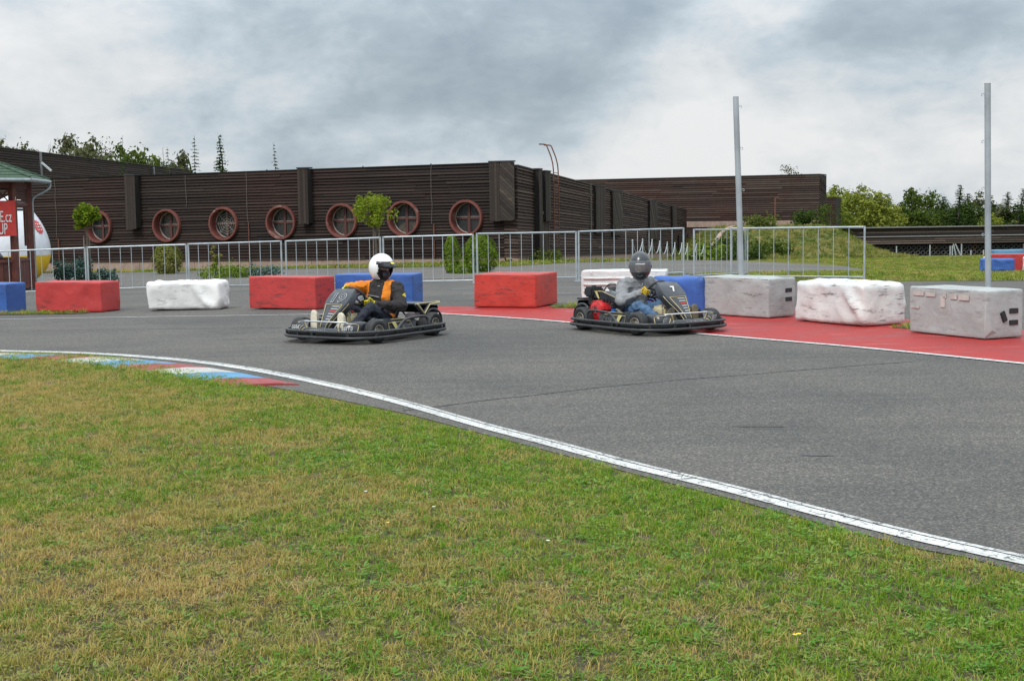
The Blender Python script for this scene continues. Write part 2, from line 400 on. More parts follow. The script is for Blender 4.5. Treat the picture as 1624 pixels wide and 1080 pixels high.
# kerb: painted concrete blocks along the inside of the curve
M_kr = m_line('kerb_red', (.33, .045, .045), .36, (.16, .14, .13), 14); M_kw = m_line('kerb_white', (.52, .52, .49), .37, (.22, .2, .18), 14); M_kb = m_line('kerb_blue', (.085, .29, .50), .36, (.16, .16, .16), 14)
kin = [tuple(p[:2]) for p in chaikin([(x, y, 0) for x, y in INNER[1:14]], 2)]
ks = [0]
for a, b in zip(kin, kin[1:]): ks.append(ks[-1] + math.dist(a, b))
def kpt(s, off):
    for i in range(len(ks) - 1):
        if ks[i + 1] >= s: break
    t = (s - ks[i]) / (ks[i + 1] - ks[i]); a, b = Vector(kin[i]), Vector(kin[i + 1]); d = (b - a).normalized(); p = a + (b - a) * t
    return p.x + d.y * off, p.y - d.x * off
# arc length of the last (right-hand) end
s_end = min(range(len(kin)), key=lambda i: abs(kin[i][1] - 12.22)); s_end = ks[s_end]
kerb = empty('kerb', (-3.6, 14.6, 0), kind='structure')
cols = [M_kr, M_kb, M_kw]
STR = .66; k_ = 0; s1 = s_end
while s1 - STR > .3 and k_ < 11:
    s0 = s1 - STR; mb = MB(); ring = []
    for i in range(6):
        s_ = s0 + .004 + (s1 - s0 - .008) * i / 5
        # the slanted ends of the stripes lean with the curve
        for off, z in ((.235, -.03), (.24, .014), (.42, .026), (.60, .024), (.74, .014), (.80, -.03)):
            lead = -.62 * (off - .24)
            x, y = kpt(max(.0, s_ + lead), off * (1 if k_ else 1 - .12 * i / 5)); ring.append((x - kerb.location.x, y - kerb.location.y, terr(x, y) + z))
    nf = 6
    fs = [(i * nf + j, i * nf + j + 1, (i + 1) * nf + j + 1, (i + 1) * nf + j) for i in range(5) for j in range(nf - 1)]
    fs += [tuple(range(nf)), tuple(5 * nf + j for j in reversed(range(nf)))]
    mb.add(ring, fs).build('kerb_block', cols[k_ % 3], kerb)
    s1 = s0; k_ += 1

# ------------------------------------------------------------------ lawn: tufts scattered by geometry nodes
def tuft(name, mat, n, h, spread, lean, wd, seed, segs=2):
    r_ = random.Random(seed); mb = MB()
    for i in range(n):
        a = r_.uniform(0, 6.283); d = spread * math.sqrt(r_.random()); bx, by = d * math.cos(a), d * math.sin(a)
        hh = h * r_.uniform(.45, 1.15); ln = lean * r_.uniform(.2, 1.3) * hh; az_ = r_.uniform(0, 6.283); dx, dy = math.cos(az_), math.sin(az_)
        w_ = wd * r_.uniform(.7, 1.3); px, py = -dy * w_ / 2, dx * w_ / 2
        vs = []
        for s_ in range(segs):
            t = s_ / segs; c = 1 - .35 * t
            x, y, z = bx + dx * ln * t * t, by + dy * ln * t * t, hh * t * (1 - .25 * t * min(1, lean))
            vs += [(x - px * c, y - py * c, z), (x + px * c, y + py * c, z)]
        vs.append((bx + dx * ln, by + dy * ln, hh * (1 - .25 * min(1, lean))))
        fs = [(2 * q, 2 * q + 1, 2 * q + 3, 2 * q + 2) for q in range(segs - 1)] + [(2 * segs - 2, 2 * segs - 1, 2 * segs)]
        mb.add(vs, fs)
    return mb.mesh(name, mat)
def weed(name, mat, n, size, spread, h, seed):
    r_ = random.Random(seed); mb = MB()
    for i in range(n):
        a = r_.uniform(0, 6.283); d = spread * math.sqrt(r_.random()); c = Vector((d * math.cos(a), d * math.sin(a), h * r_.uniform(.3, 1)))
        s_ = size * r_.uniform(.6, 1.3); u = Vector((math.cos(a), math.sin(a), r_.uniform(-.1, .7))).normalized(); v_ = Vector((-math.sin(a), math.cos(a), r_.uniform(-.4, .4))).normalized()
        mb.add([c - u * s_, c - v_ * s_ * .42, c + u * s_, c + v_ * s_ * .42], [(0, 1, 2, 3)])
    return mb.mesh(name, mat)
tcol = bpy.data.collections.new('tufts'); sc.collection.children.link(tcol)
TM = [tuft('grass_tuft', G_green, 16, .040, .045, .9, .0035, 1), tuft('grass_tuft', G_green, 18, .032, .05, 1.2, .0032, 2), tuft('grass_tuft', G_green, 12, .055, .04, .8, .0036, 3),
      tuft('dry_grass_tuft', G_dry, 14, .034, .055, 1.5, .0026, 4), tuft('grass_tuft', G_green, 20, .028, .06, 1.3, .003, 5), weed('weed_tuft', G_leaf, 12, .0105, .045, .026, 6),
      tuft('grass_tuft', G_green, 14, .045, .05, 1.1, .0034, 7), weed('weed_tuft', G_leaf, 9, .013, .05, .022, 8)]
spots = [(-.6, 6.1), (.1, 5.6), (.4, 6.3), (-.9, 5.3), (-.2, 7.0), (-1.4, 6.6), (.7, 5.2), (-.4, 5.0)]
for me, (x, y) in zip(TM, spots):
    o = bpy.data.objects.new(me.name, me); tcol.objects.link(o); o.location = (x, y, 0); o['kind'] = 'stuff'

def scatter(o, dens, coll, smin, smax, seed, noise_scale=.9, dens_min=.35):
    ng = bpy.data.node_groups.new('scatter', 'GeometryNodeTree')
    ng.interface.new_socket('Geometry', in_out='INPUT', socket_type='NodeSocketGeometry'); ng.interface.new_socket('Geometry', in_out='OUTPUT', socket_type='NodeSocketGeometry')
    n = ng.nodes.new; l = ng.links.new
    gi, go = n('NodeGroupInput'), n('NodeGroupOutput')
    dp = n('GeometryNodeDistributePointsOnFaces'); dp.inputs['Seed'].default_value = seed
    ns = n('ShaderNodeTexNoise'); ns.inputs['Scale'].default_value = noise_scale; ns.inputs['Detail'].default_value = 5; ns.inputs['Roughness'].default_value = .65
    ps = n('GeometryNodeInputPosition'); l(ps.outputs[0], ns.inputs['Vector'])
    mr = n('ShaderNodeMapRange'); mr.inputs['From Min'].default_value = .36; mr.inputs['From Max'].default_value = .55; mr.inputs['To Min'].default_value = dens * dens_min; mr.inputs['To Max'].default_value = dens
    l(ns.outputs[0], mr.inputs[0]); l(mr.outputs[0], dp.inputs['Density'])
    ci = n('GeometryNodeCollectionInfo'); ci.inputs[0].default_value = coll; ci.inputs['Separate Children'].default_value = True; ci.inputs['Reset Children'].default_value = True
    ip = n('GeometryNodeInstanceOnPoints'); ip.inputs['Pick Instance'].default_value = True
    rr = n('FunctionNodeRandomValue'); rr.data_type = 'FLOAT_VECTOR'; rr.inputs[0].default_value = (-.15, -.15, 0); rr.inputs[1].default_value = (.15, .15, 6.283)
    rs = n('FunctionNodeRandomValue'); rs.data_type = 'FLOAT'; rs.inputs[2].default_value = smin; rs.inputs[3].default_value = smax
    l(gi.outputs[0], dp.inputs[0]); l(dp.outputs[0], ip.inputs['Points']); l(ci.outputs[0], ip.inputs['Instance']); l(rr.outputs[0], ip.inputs['Rotation']); l(rs.outputs[1], ip.inputs['Scale'])
    jg = n('GeometryNodeJoinGeometry'); l(gi.outputs[0], jg.inputs[0]); l(ip.outputs[0], jg.inputs[0]); l(jg.outputs[0], go.inputs[0])
    md = o.modifiers.new('scatter', 'NODES'); md.node_group = ng
# the soil sheet the grass stands on (just above the terrain, just under the asphalt edge)
def soil_sheet(name, poly, dz=.002, mat=None):
    o = drape(name, poly, mat or M_soil, dz, 1.0); o['kind'] = 'stuff'; return o
def edge_part(y0, y1): return [p for p in GEDGE if y0 < p[1] < y1]
E1 = [(x + rnd.uniform(-.02, .02), y - (.017 if y < 13 else .007 if y < 15 else .002) * y + rnd.uniform(-.02, .02)) for x, y in GEDGE]
near = [(-6, 3.2), (-6.5, 8.2), (.46, 8.2)] + [p for p in E1 if 3.2 < p[1] < 8.2] + [(3.65, 3.2)]
mid_ = [(-11, 8.2), (-11.5, 12.6), (-2.48, 12.6)] + [p for p in E1 if 8.2 < p[1] < 12.6] + [(.46, 8.2)]
far_ = [(-14, 12.6), (-13, 18.2)] + [p for p in E1 if 12.6 < p[1] < 18.2][0:] + [(-2.48, 12.6)]
for nm, poly, dens, a, b, sd in (('lawn', near, 1800, .45, 1.15, 1), ('lawn', mid_, 1200, .7, 1.2, 2), ('lawn', far_, 700, .85, 1.4, 3)):
    o = soil_sheet(nm, poly); scatter(o, dens, tcol, a, b, sd)
# ------------------------------------------------------------------ timber buildings
def m_wood(name, stops, red=0.5, pitch_var=1.0):
    m = NT(name); oi = m.n('ShaderNodeObjectInfo'); p = m.pos()
    off = m.n('ShaderNodeVectorMath', operation='ADD'); m.l(m.pos((.55, .55, 9)), off.inputs[0])
    sv = m.n('ShaderNodeVectorMath', operation='SCALE'); cx = m.n('ShaderNodeCombineXYZ'); m.l(oi.outputs['Random'], cx.inputs[0]); m.l(oi.outputs['Random'], cx.inputs[2])
    m.l(cx.outputs[0], sv.inputs[0]); sv.inputs['Scale'].default_value = 40; m.l(sv.outputs[0], off.inputs[1])
    st = m.noise(off.outputs[0], 2.2, 6, .7, .3); bigp = m.noise(p, .22, 4, .6, .4)
    f = m.math('ADD', m.math('MULTIPLY', oi.outputs['Random'], .42), m.math('MULTIPLY', st, .62))
    c = m.ramp(f, stops)
    c = m.mix(m.ramp(bigp, [(.4, (0, 0, 0)), (.65, (red,) * 3)]), c, (.060, .022, .016), 'MIX')
    c = m.mix(m.ramp(m.noise(off.outputs[0], 7, 6, .75), [(.62, (0, 0, 0)), (.72, (.7,) * 3)]), c, (.17, .14, .11))
    m.base(c); m.rough(.8); m.b.inputs['Specular IOR Level'].default_value = .25; m.bump(st, .5, .02); return m.mat
W_fac = m_wood('dark_timber', [(.25, (.012, .009, .008)), (.5, (.024, .017, .0145)), (.75, (.040, .029, .024)), (.95, (.080, .062, .05))], .30)
W_wing = m_wood('brown_timber', [(.25, (.018, .014, .011)), (.5, (.046, .030, .024)), (.75, (.082, .056, .044)), (.95, (.11, .085, .065))], .30)
W_back = m_wood('faded_timber', [(.25, (.022, .016, .014)), (.5, (.048, .031, .025)), (.75, (.080, .058, .046)), (.95, (.15, .12, .09))], .4)
W_vert = m_wood('pillar_timber', [(.2, (.018, .015, .014)), (.5, (.036, .028, .024)), (.8, (.060, .046, .038)), (1, (.30, .22, .13))], .1)
W_diag = m_wood('slanted_timber', [(.2, (.016, .013, .012)), (.45, (.042, .034, .030)), (.7, (.065, .052, .043)), (1, (.34, .25, .15))], .1)
W_core = simple('wall_core', (.012, .010, .009), .9, var=.2)
M_conc = simple('pinkish_concrete', (.33, .235, .19), .9, var=.25, scale=3, bump=.2)
M_roofedge = simple('roof_edge_felt', (.035, .035, .036), .8)
M_galv = simple('galvanised_steel', (.40, .44, .46), .45, metal=.35, var=.18, scale=6)
M_rust = simple('rusty_steel', (.14, .055, .035), .8, var=.4, scale=9)

def board_mesh(name, mat):
    mb = MB()      # unit board x 0..1, z -.5...5, a lap sloping outwards at the bottom (outside is -y)
    vs = [(0, -.03, -.44), (1, -.03, -.44), (1, .05, -.5), (0, .05, -.5), (0, .036, .5), (1, .036, .5), (1, .05, .5), (0, .05, .5)]
    mb.add(vs, [(3, 2, 1, 0), (4, 5, 6, 7), (0, 1, 5, 4), (1, 2, 6, 5), (2, 3, 7, 6), (3, 0, 4, 7)]); return mb.mesh(name, mat)

def board_wall(parent, A, B, za0, zb0, za1, zb1, rows, seg, mat, holes=(), first_row=0):
    """boards from A to B (xy), bottom z za0/zb0, top za1/zb1; outside is to the right of A->B reversed (towards the camera)"""
    A, B = Vector((A[0], A[1])), Vector((B[0], B[1])); L_ = (B - A).length; d = (B - A) / L_
    me = board_mesh('plank', mat)
    inv = parent.location
    for r in range(first_row, rows):
        def zc(s): 
            t = s / L_; lo, hi = za0 + (zb0 - za0) * t, za1 + (zb1 - za1) * t; return lo + (hi - lo) * (r + .5) / rows, (hi - lo) / rows
        cuts = [0.0]; s = rnd.uniform(.35, 1) * seg
        while s < L_ - .8: cuts.append(s); s += seg * rnd.uniform(.85, 1.15)
        cuts.append(L_)
        segs = list(zip(cuts, cuts[1:]))
        for hx, hz, hr in holes:
            z, hgt = zc(hx); dz = abs(z - hz)
            if dz < hr:
                c = math.sqrt(hr * hr - dz * dz); o = []
                for a, b in segs:
                    if b <= hx - c or a >= hx + c: o.append((a, b)); continue
                    if a < hx - c: o.append((a, hx - c))
                    if b > hx + c: o.append((hx + c, b))
                segs = o
        for a, b in segs:
            if b - a < .05: continue
            za, ha = zc(a); zb, hb = zc(b); a3 = Vector((A.x + d.x * (a + .004), A.y + d.y * (a + .004), za)); b3 = Vector((A.x + d.x * (b - .004), A.y + d.y * (b - .004), zb))
            X = (b3 - a3); ln = X.length; X.normalize(); up = Vector((0, 0, 1)); Y = up.cross(X).normalized(); Z = X.cross(Y)
            o = bpy.data.objects.new('plank', me); mt = Matrix((X * ln, Y, Z * ((ha + hb) / 2 * .985))).transposed().to_4x4()
            mt.translation = a3 - Vector(inv) + Y * rnd.uniform(-.014, .012) + Vector((0, 0, rnd.uniform(-.012, .012)))
            link(o, parent); o.matrix_basis = mt

def quad_wall(mb, A, B, za0, zb0, za1, zb1, off, th):
    A, B = Vector((*A, 0)), Vector((*B, 0)); d = (B - A).normalized(); n = Vector((-d.y, d.x, 0))    # n away from camera
    vs = []
    for o_ in (off, off + th):
        vs += [A + n * o_ + Vector((0, 0, za0)), B + n * o_ + Vector((0, 0, zb0)), B + n * o_ + Vector((0, 0, zb1)), A + n * o_ + Vector((0, 0, za1))]
    mb.add(vs, [(0, 1, 2, 3), (7, 6, 5, 4), (0, 4, 5, 1), (1, 5, 6, 2), (2, 6, 7, 3), (3, 7, 4, 0)]); return mb

# --- long facade with the porthole windows
FA, FB = Vector((-30.9, 75.26)), Vector((-.28, 62.68)); FL = (FB - FA).length; FD = (FB - FA) / FL; FN = Vector((-FD.y, FD.x)); FANG = math.atan2(FD.y, FD.x)
fac = empty('timber_hall', (-15, 68.8, -.9), 0, label='long low dark brown timber hall with seven round red-framed windows', cat='building')
wins = [(-20.84, .98), (-16.99, 1.00), (-13.92, 1.06), (-10.92, 1.09), (-7.87, 1.13), (-4.88, 1.20), (-1.97, 1.19)]
WR = .82
def fs_at(x): return (x - FA.x) / FD.x
Z0A, Z0B, Z1A, Z1B = -.90, -.60, 3.40, 3.60
board_wall(fac, FA, FB, Z0A, Z0B, Z1A, Z1B, 30, 7.2, W_fac, [(fs_at(x), z, WR - .10) for x, z in wins])
# core behind the boards, with the round openings left open: built as a grid with a circle cut into each window bay
mb = MB(); loc = Vector((-15, 68.8, -.9))
def fp(s, z, off=0.0): return Vector((FA.x + FD.x * s + FN.x * off, FA.y + FD.y * s + FN.y * off, z)) - loc
def zl(s): return Z0A + (Z0B - Z0A) * s / FL
def zh(s): return Z1A + (Z1B - Z1A) * s / FL
cuts = [0.0]
for x, z in wins:
    s = fs_at(x); cuts += [s - 1.0, s + 1.0]
    n = 32; ring = [(s + .74 * math.cos(2 * math.pi * i / n), z + .74 * math.sin(2 * math.pi * i / n)) for i in range(n)]
    outer = []
    for i in range(n):
        a = 2 * math.pi * i / n; c_, s_ = math.cos(a), math.sin(a); k = 1.0 / max(abs(c_), abs(s_)); ox, oz = s + c_ * k, z + s_ * k
        oz = z + (oz - z) * (zh(s) - z if oz > z else z - zl(s)) if abs(s_) >= abs(c_) - 1e-6 else oz
        outer.append((ox, oz))
    # make straight-sided frame
    outer = [(ox, (zh(ox) if math.sin(2 * math.pi * i / n) > .7071 - 1e-6 else zl(ox) if math.sin(2 * math.pi * i / n) < -.7071 + 1e-6 else z + math.sin(2 * math.pi * i / n) / .7071 * ((zh(ox) - z) if math.sin(2 * math.pi * i / n) > 0 else (z - zl(ox))))) for i, (ox, oz) in enumerate(outer)]
    vs = [fp(a, b, .06) for a, b in ring] + [fp(a, b, .06) for a, b in outer]
    mb.add(vs, [(i, (i + 1) % n, n + (i + 1) % n, n + i) for i in range(n)])
cuts.append(FL)
for a, b in zip(cuts[::2], cuts[1::2]):
    if b > a: mb.add([fp(a, zl(a), .06), fp(b, zl(b), .06), fp(b, zh(b), .06), fp(a, zh(a), .06)], [(0, 1, 2, 3)])
mb.add([fp(0, -1.2, 9), fp(FL - 5.6, -1.2, 9), fp(FL - 5.6, 3.3, 9), fp(0, 3.3, 9)], [(0, 1, 2, 3)])
mb.build('wall', W_core, fac)
mb = MB(); mb.add([fp(-.2, Z1A + .0, -.02), fp(FL + .2, Z1B, -.02), fp(FL - 5.5, Z1B - .1, 9.1), fp(-.2, Z1A - .1, 9.1), fp(-.2, Z1A + .05, -.05), fp(FL + .2, Z1B + .05, -.05), fp(FL - 5.5, Z1B, 9.1), fp(-.2, Z1A, 9.1)],
                  [(3, 2, 1, 0), (4, 5, 6, 7), (0, 1, 5, 4), (1, 2, 6, 5), (2, 3, 7, 6), (3, 0, 4, 7)])
mb.build('roof', M_roofedge, fac)
mb = MB(); n = 10
for i in range(n):
    a, b = FL * i / n + .01, FL * (i + 1) / n - .01
    vs = [fp(a, -1.35, .02), fp(b, -1.35, .02), fp(b, zl(b) - .01, .02), fp(a, zl(a) - .01, .02), fp(a, -1.35, .2), fp(b, -1.35, .2), fp(b, zl(b) - .01, .2), fp(a, zl(a) - .01, .2)]
    mb.add(vs, [(0, 1, 2, 3), (7, 6, 5, 4), (0, 4, 5, 1), (1, 5, 6, 2), (2, 6, 7, 3), (3, 7, 4, 0)])
mb.build('plinth', M_conc, fac)
# windows
def m_frame():
    m = NT('red_painted_wood'); p = m.pos()
    a = m.noise(p, 2.5, 5, .65); b = m.noise(p, 1.1, 5, .7, .4)
    c = m.ramp(a, [(.3, (.105, .030, .024)), (.7, (.185, .052, .040))])
    c = m.mix(m.ramp(b, [(.60, (0, 0, 0)), (.66, (.8,) * 3)]), c, (.30, .19, .16)); m.base(c); m.rough(.6); return m.mat
M_frame = m_frame()
M_mull = simple('window_bar_paint', (.085, .030, .026), .6); M_bead = simple('pale_glazing_bead', (.34, .30, .27), .6, var=.25)
g = NT('window_glass'); g.b.inputs['Base Color'].default_value = (.10, .11, .11, 1); g.b.inputs['Roughness'].default_value = .05
g.b.inputs['Alpha'].default_value = .22; g.b.inputs['IOR'].default_value = 1.45; M_glass = g.mat
def curtain(c, name):
    m = NT(name); p = m.pos((6, 6, .5)); f = m.noise(p, 2.2, 3, .5)
    m.base(m.ramp(f, [(.3, tuple(x * .5 for x in c)), (.7, c)])); m.rough(.9); return m.mat
curt = [(.05, .042, .035), (.50, .37, .24), (.14, .12, .10), (.22, .19, .14), (.55, .40, .26), (.025, .022, .02), (.035, .034, .03)]
for k, ((x, z), cc) in enumerate(zip(wins, curt)):
    s = fs_at(x); base = fp(s, z, 0); Rw = Matrix.Rotation(FANG, 4, 'Z')
    def T(p, base=base):       # lathe z -> outwards (towards -FN); x along the wall, y up
        q = Vector((FD.x * p.x - FN.x * p.z, FD.y * p.x - FN.y * p.z, p.y)); return base + q
    wd = MB().lathe([(.70, .0), (.705, .15), (.72, .17), (.80, .17), (WR, .14), (WR, -.08), (.76, -.08), (.71, -.50), (.70, -.50)], 48, T, True).build('window', M_frame, fac, True)
    autosmooth(wd, 35)
    MB().lathe([(.655, -.34), (.655, -.29), (.685, -.285), (.70, -.30), (.70, -.34)], 40, T, True).build('glazing_bead', M_bead, wd)
    m2 = MB()
    m2.box((0, 0, 0), (1, 1, 1)); m2.v = []; m2.f = []; m2.m = []
    def bx(cx, cy, sx, sy, z0, z1, mbx):
        vs = [T(Vector((cx + a * sx / 2, cy + b * sy / 2, zz))) for zz in (z0, z1) for a, b in ((-1, -1), (1, -1), (1, 1), (-1, 1))]
        mbx.add(vs, [(3, 2, 1, 0), (4, 5, 6, 7), (0, 1, 5, 4), (1, 2, 6, 5), (2, 3, 7, 6), (3, 0, 4, 7)])
    q = MB(); bx(0, 0, .13, 1.36, -.36, -.27, q); q.build('window_bar', M_mull, wd)
    for a in (-1, 1):
        q = MB(); bx(a * .37, 0, .60, .10, -.36, -.28, q); q.build('window_bar', M_mull, wd)
    q = MB()
    for a in (-1, 1): bx(a * .37, .062, .58, .02, -.36, -.276, q)
    q.build('glazing_strip', M_bead, wd)
    q = MB(); q.add([T(Vector((.695 * math.cos(2 * math.pi * i / 32), .695 * math.sin(2 * math.pi * i / 32), zz))) for zz in (-.325, -.335) for i in range(32)],
                    [tuple(range(32)), tuple(reversed(range(32, 64)))] + [(i, (i + 1) % 32, 32 + (i + 1) % 32, 32 + i) for i in range(32)])
    q.build('pane', M_glass, wd)
    q = MB()
    if k == 5:   # umbrella reflection in the pane, imitated by a pale half-round shape
        q.ball((0, 0, 0), (.001,) * 3); q.v = []; q.f = []; q.m = []
        vs = [T(Vector((0, -.12 + .0, -.62)))] + [T(Vector((.62 * math.cos(math.pi * i / 12), -.62 + .46 * math.sin(math.pi * i / 12) ** .7, -.60))) for i in range(13)] + [T(Vector((.62, -.7, -.6))), T(Vector((-.62, -.7, -.6)))]
        poly = vs[1:]; back = [v_ + Vector((FN.x, FN.y, 0)) * .15 for v_ in poly]; nn = len(poly)
        q.add(poly + back, [tuple(range(nn)), tuple(reversed(range(nn, 2 * nn)))] + [(i, (i + 1) % nn, nn + (i + 1) % nn, nn + i) for i in range(nn)])
        q.build('umbrella_reflection', simple('reflection_tan', (.50, .36, .22), .8), wd)
        q = MB()
    q.add([T(Vector((.75 * a, .75 * b, -.85 - .1 * (i % 2)))) for i, (a, b) in enumerate(())], [])
    nfold = 14; vs = []
    for i in range(nfold + 1):
        xx = -.78 + 1.56 * i / nfold; zz = -.78 + (.045 if i % 2 else -.02)
        vs += [T(Vector((xx, -.8, zz))), T(Vector((xx, .8, zz)))]
    q.add(vs, [(2 * i, 2 * i + 1, 2 * i + 3, 2 * i + 2) for i in range(nfold)])
    q.build('curtain', curtain(cc, 'curtain_cloth'), wd)
    if k == 2:
        q = MB()
        for rr in (.14, .27, .40, .52): q.tube([T(Vector((rr * math.cos(2 * math.pi * i / 8), rr * math.sin(2 * math.pi * i / 8), -.24))) for i in range(8)], .008, 4, True)
        for i in range(8): q.tube([T(Vector((0, 0, -.24))), T(Vector((.6 * math.cos(2 * math.pi * i / 8), .6 * math.sin(2 * math.pi * i / 8), -.24)))], .008, 4)
        q.build('web_ornament', simple('pale_rope', (.36, .34, .30), .8), wd)
# hanging boarded boxes on the facade
def hang_box(parent, P, ang, wdt, dep, z0, z1, nb, name='boarded_box', diag=False, mat=None):
    """P: xy of the left front corner, boards run vertically"""
    mat = mat or W_vert; rot = Matrix.Rotation(ang, 3, 'Z'); pl = Vector(parent.location)
    def W(x, y, z): return rot @ Vector((x, y, 0)) + Vector((P[0], P[1], z)) - pl
    mb = MB(); mb.add([W(x, y, z) for z in (z0 + .03, z1 - .01) for x, y in ((.02, .02), (wdt - .02, .02), (wdt - .02, dep), (.02, dep))],
                      [(3, 2, 1, 0), (4, 5, 6, 7), (0, 1, 5, 4), (1, 2, 6, 5), (2, 3, 7, 6), (3, 0, 4, 7)])
    bxo = mb.build(name, W_core, parent)
    bw = wdt / nb
    if not diag:
        for i in range(nb):
            q = MB(); jit = rnd.uniform(0, .03); a, b = i * bw + .004, (i + 1) * bw - .004; y0 = -.012 - rnd.uniform(0, .01)
            q.add([W(x, y, z) for z in (z0 - jit, z1) for x, y in ((a, y0), (b, y0), (b, .018), (a, .018))], [(3, 2, 1, 0), (4, 5, 6, 7), (0, 1, 5, 4), (1, 2, 6, 5), (2, 3, 7, 6), (3, 0, 4, 7)])
            q.build('board', mat, bxo)
    else:
        h = z1 - z0; nd = int((h + wdt) / .19)
        for i in range(nd):
            c0 = i * .19; c1 = c0 + .175      # line: z - z0 = c - (wdt - ... ) slanted at 45 degrees, falling to the right
            def clip(c):
                pts = []
                # z = z1 - (x) + (c - ... )
                x0 = max(0.0, c - h); x1_ = min(wdt, c); return (x0, z0 + c - x0), (x1_, z0 + c - x1_)
            (ax, az_), (bx_, bz) = clip(c0); (cx, cz), (dx, dz) = clip(c1)
            y0 = -.012 - rnd.uniform(0, .012)
            poly = [(ax, az_), (bx_, bz), (dx, dz), (cx, cz)]
            vs = [W(x, y0, min(z, z1)) for x, z in poly] + [W(x, .018, min(z, z1)) for x, z in poly]
            q = MB(); q.add(vs, [(0, 1, 2, 3), (7, 6, 5, 4), (0, 4, 5, 1), (1, 5, 6, 2), (2, 6, 7, 3), (3, 7, 4, 0)]); q.build('board', mat, bxo)
    q = MB(); q.add([W(x, y, z) for z in (z1 + .003, z1 + .06) for x, y in ((-.03, -.04), (wdt + .03, -.04), (wdt + .03, dep), (-.03, dep))],
                    [(3, 2, 1, 0), (4, 5, 6, 7), (0, 1, 5, 4), (1, 2, 6, 5), (2, 3, 7, 6), (3, 0, 4, 7)]); q.build('box_cap', M_roofedge, bxo)
    return bxo
def fxy(s, off): return (FA.x + FD.x * s + FN.x * off, FA.y + FD.y * s + FN.y * off)
s1_ = fs_at(-18.95); hang_box(fac, fxy(s1_ - .05, -.42), FANG, .62, .42, .88, 3.50, 4)
s2_ = fs_at(-9.78); hang_box(fac, fxy(s2_ - .05, -.42), FANG, .56, .42, 1.02, 3.60, 4)
s3_ = fs_at(-.77); hang_box(fac, fxy(s3_ - .02, -.32), FANG, .50, .30, 1.05, 3.64, 4)
_c = Vector(fxy(s3_ + .48, -.32)); _e = Vector((.20, 62.28)); hang_box(fac, (_c.x, _c.y), math.atan2(_e.y - _c.y, _e.x - _c.x), (_e - _c).length, .25, 1.05, 3.64, 6, diag=True, mat=W_diag)
board_wall(fac, (-.28, 62.68), (.35, 62.5), -.60, -.60, 3.58, 3.48, 28, 5, W_wing)
# rusty pipes, cables down the facade
for s, z0, z1, m_, r_ in ((fs_at(-3.46), .35, .95, M_rust, .035), (fs_at(-3.46), -.6, .25, M_rust, .03), (fs_at(-23.2), -.9, .4, M_rust, .035), (fs_at(-12.6), -.9, 1.1, M_rust, .03)):
    MB().tube([fp(s, z0, -.06), fp(s, z1, -.06)], r_, 6).build('rusty_pipe', m_, fac)
M_cable = simple('pale_cable', (.16, .14, .12), .7)
for s, z0, z1 in ((fs_at(-3.55), .95, 3.62), (fs_at(-12.65), 1.1, 3.5), (fs_at(-23.3), .4, 3.42), (fs_at(-15.9), 1.9, 3.45)):
    MB().tube([fp(s + rnd.uniform(-.03, .03), z0 + (z1 - z0) * i / 6, -.04) for i in range(7)], .011, 4).build('cable', M_cable, fac)
for s in (3, 9, 15.5, 20.8, 26, 29.5):
    MB().tube([fp(s, zh(s), .1), fp(s, zh(s) + .10, .1)], .03, 5).build('roof_peg', M_roofedge, fac)

# --- wing running away from the corner
WA, WB = Vector((.35, 62.5)), Vector((15.1, 120.0)); WL = (WB - WA).length; WD = (WB - WA) / WL; WN = Vector((-WD.y, WD.x))
wing = empty('timber_wing', (6, 85, -1.5), 0, label='dark timber wing receding to the right with slanted-board boxes along its wall', cat='building')
board_wall(wing, WA, WB, -.60, -2.29, 3.46, 1.30, 28, 9.9, W_wing)
def wz(t, k): return (-.60 + (-2.29 + .60) * t) * (1 - k) + (3.46 + (1.30 - 3.46) * t) * k
wl = Vector(wing.location)
def wp(t, z, off=0.0):
    s = t * WL; return Vector((WA.x + WD.x * s + WN.x * off, WA.y + WD.y * s + WN.y * off, z)) - wl
def wnb(z): return Vector((WA.x - FD.x * 7 + FN.x * 1.2, WA.y - FD.y * 7 + FN.y * 1.2, z)) - wl
mb = MB(); mb.add([wp(0, wz(0, 0), .06), wp(1, wz(1, 0), .06), wp(1, wz(1, 1) - .02, .06), wp(0, wz(0, 1) - .02, .06), wnb(wz(0, 0)), wp(1, wz(1, 0), 8), wp(1, wz(1, 1) - .4, 8), wnb(wz(0, 1) - .05)],
                  [(0, 1, 2, 3), (7, 6, 5, 4), (0, 4, 5, 1), (1, 5, 6, 2), (3, 7, 4, 0)]); mb.build('wall', W_core, wing)
mb = MB(); mb.add([q_ for a in (.003, .06) for q_ in (wp(0, wz(0, 1) + a, -.04), wnb(wz(0, 1) + a))] + [wp(1, wz(1, 1) + a, o) for a in (.003, .06) for o in (-.04, 8.1)],
                  [(0, 1, 3, 2), (4, 6, 7, 5), (0, 2, 6, 4), (1, 5, 7, 3), (2, 3, 7, 6), (0, 4, 5, 1)]); mb.build('roof', M_roofedge, wing)
mb = MB(); mb.add([wp(0, -1.4, .02), wp(1, -3.4, .02), wp(1, wz(1, 0) - .01, .02), wp(0, wz(0, 0) - .01, .02), wp(0, -1.4, .3), wp(1, -3.4, .3), wp(1, wz(1, 0) - .01, .3), wp(0, wz(0, 0) - .01, .3)],
                  [(0, 1, 2, 3), (7, 6, 5, 4), (0, 4, 5, 1), (1, 5, 6, 2), (2, 6, 7, 3), (3, 7, 4, 0)]); mb.build('plinth', M_conc, wing)
WANG = math.atan2(WD.y, WD.x)
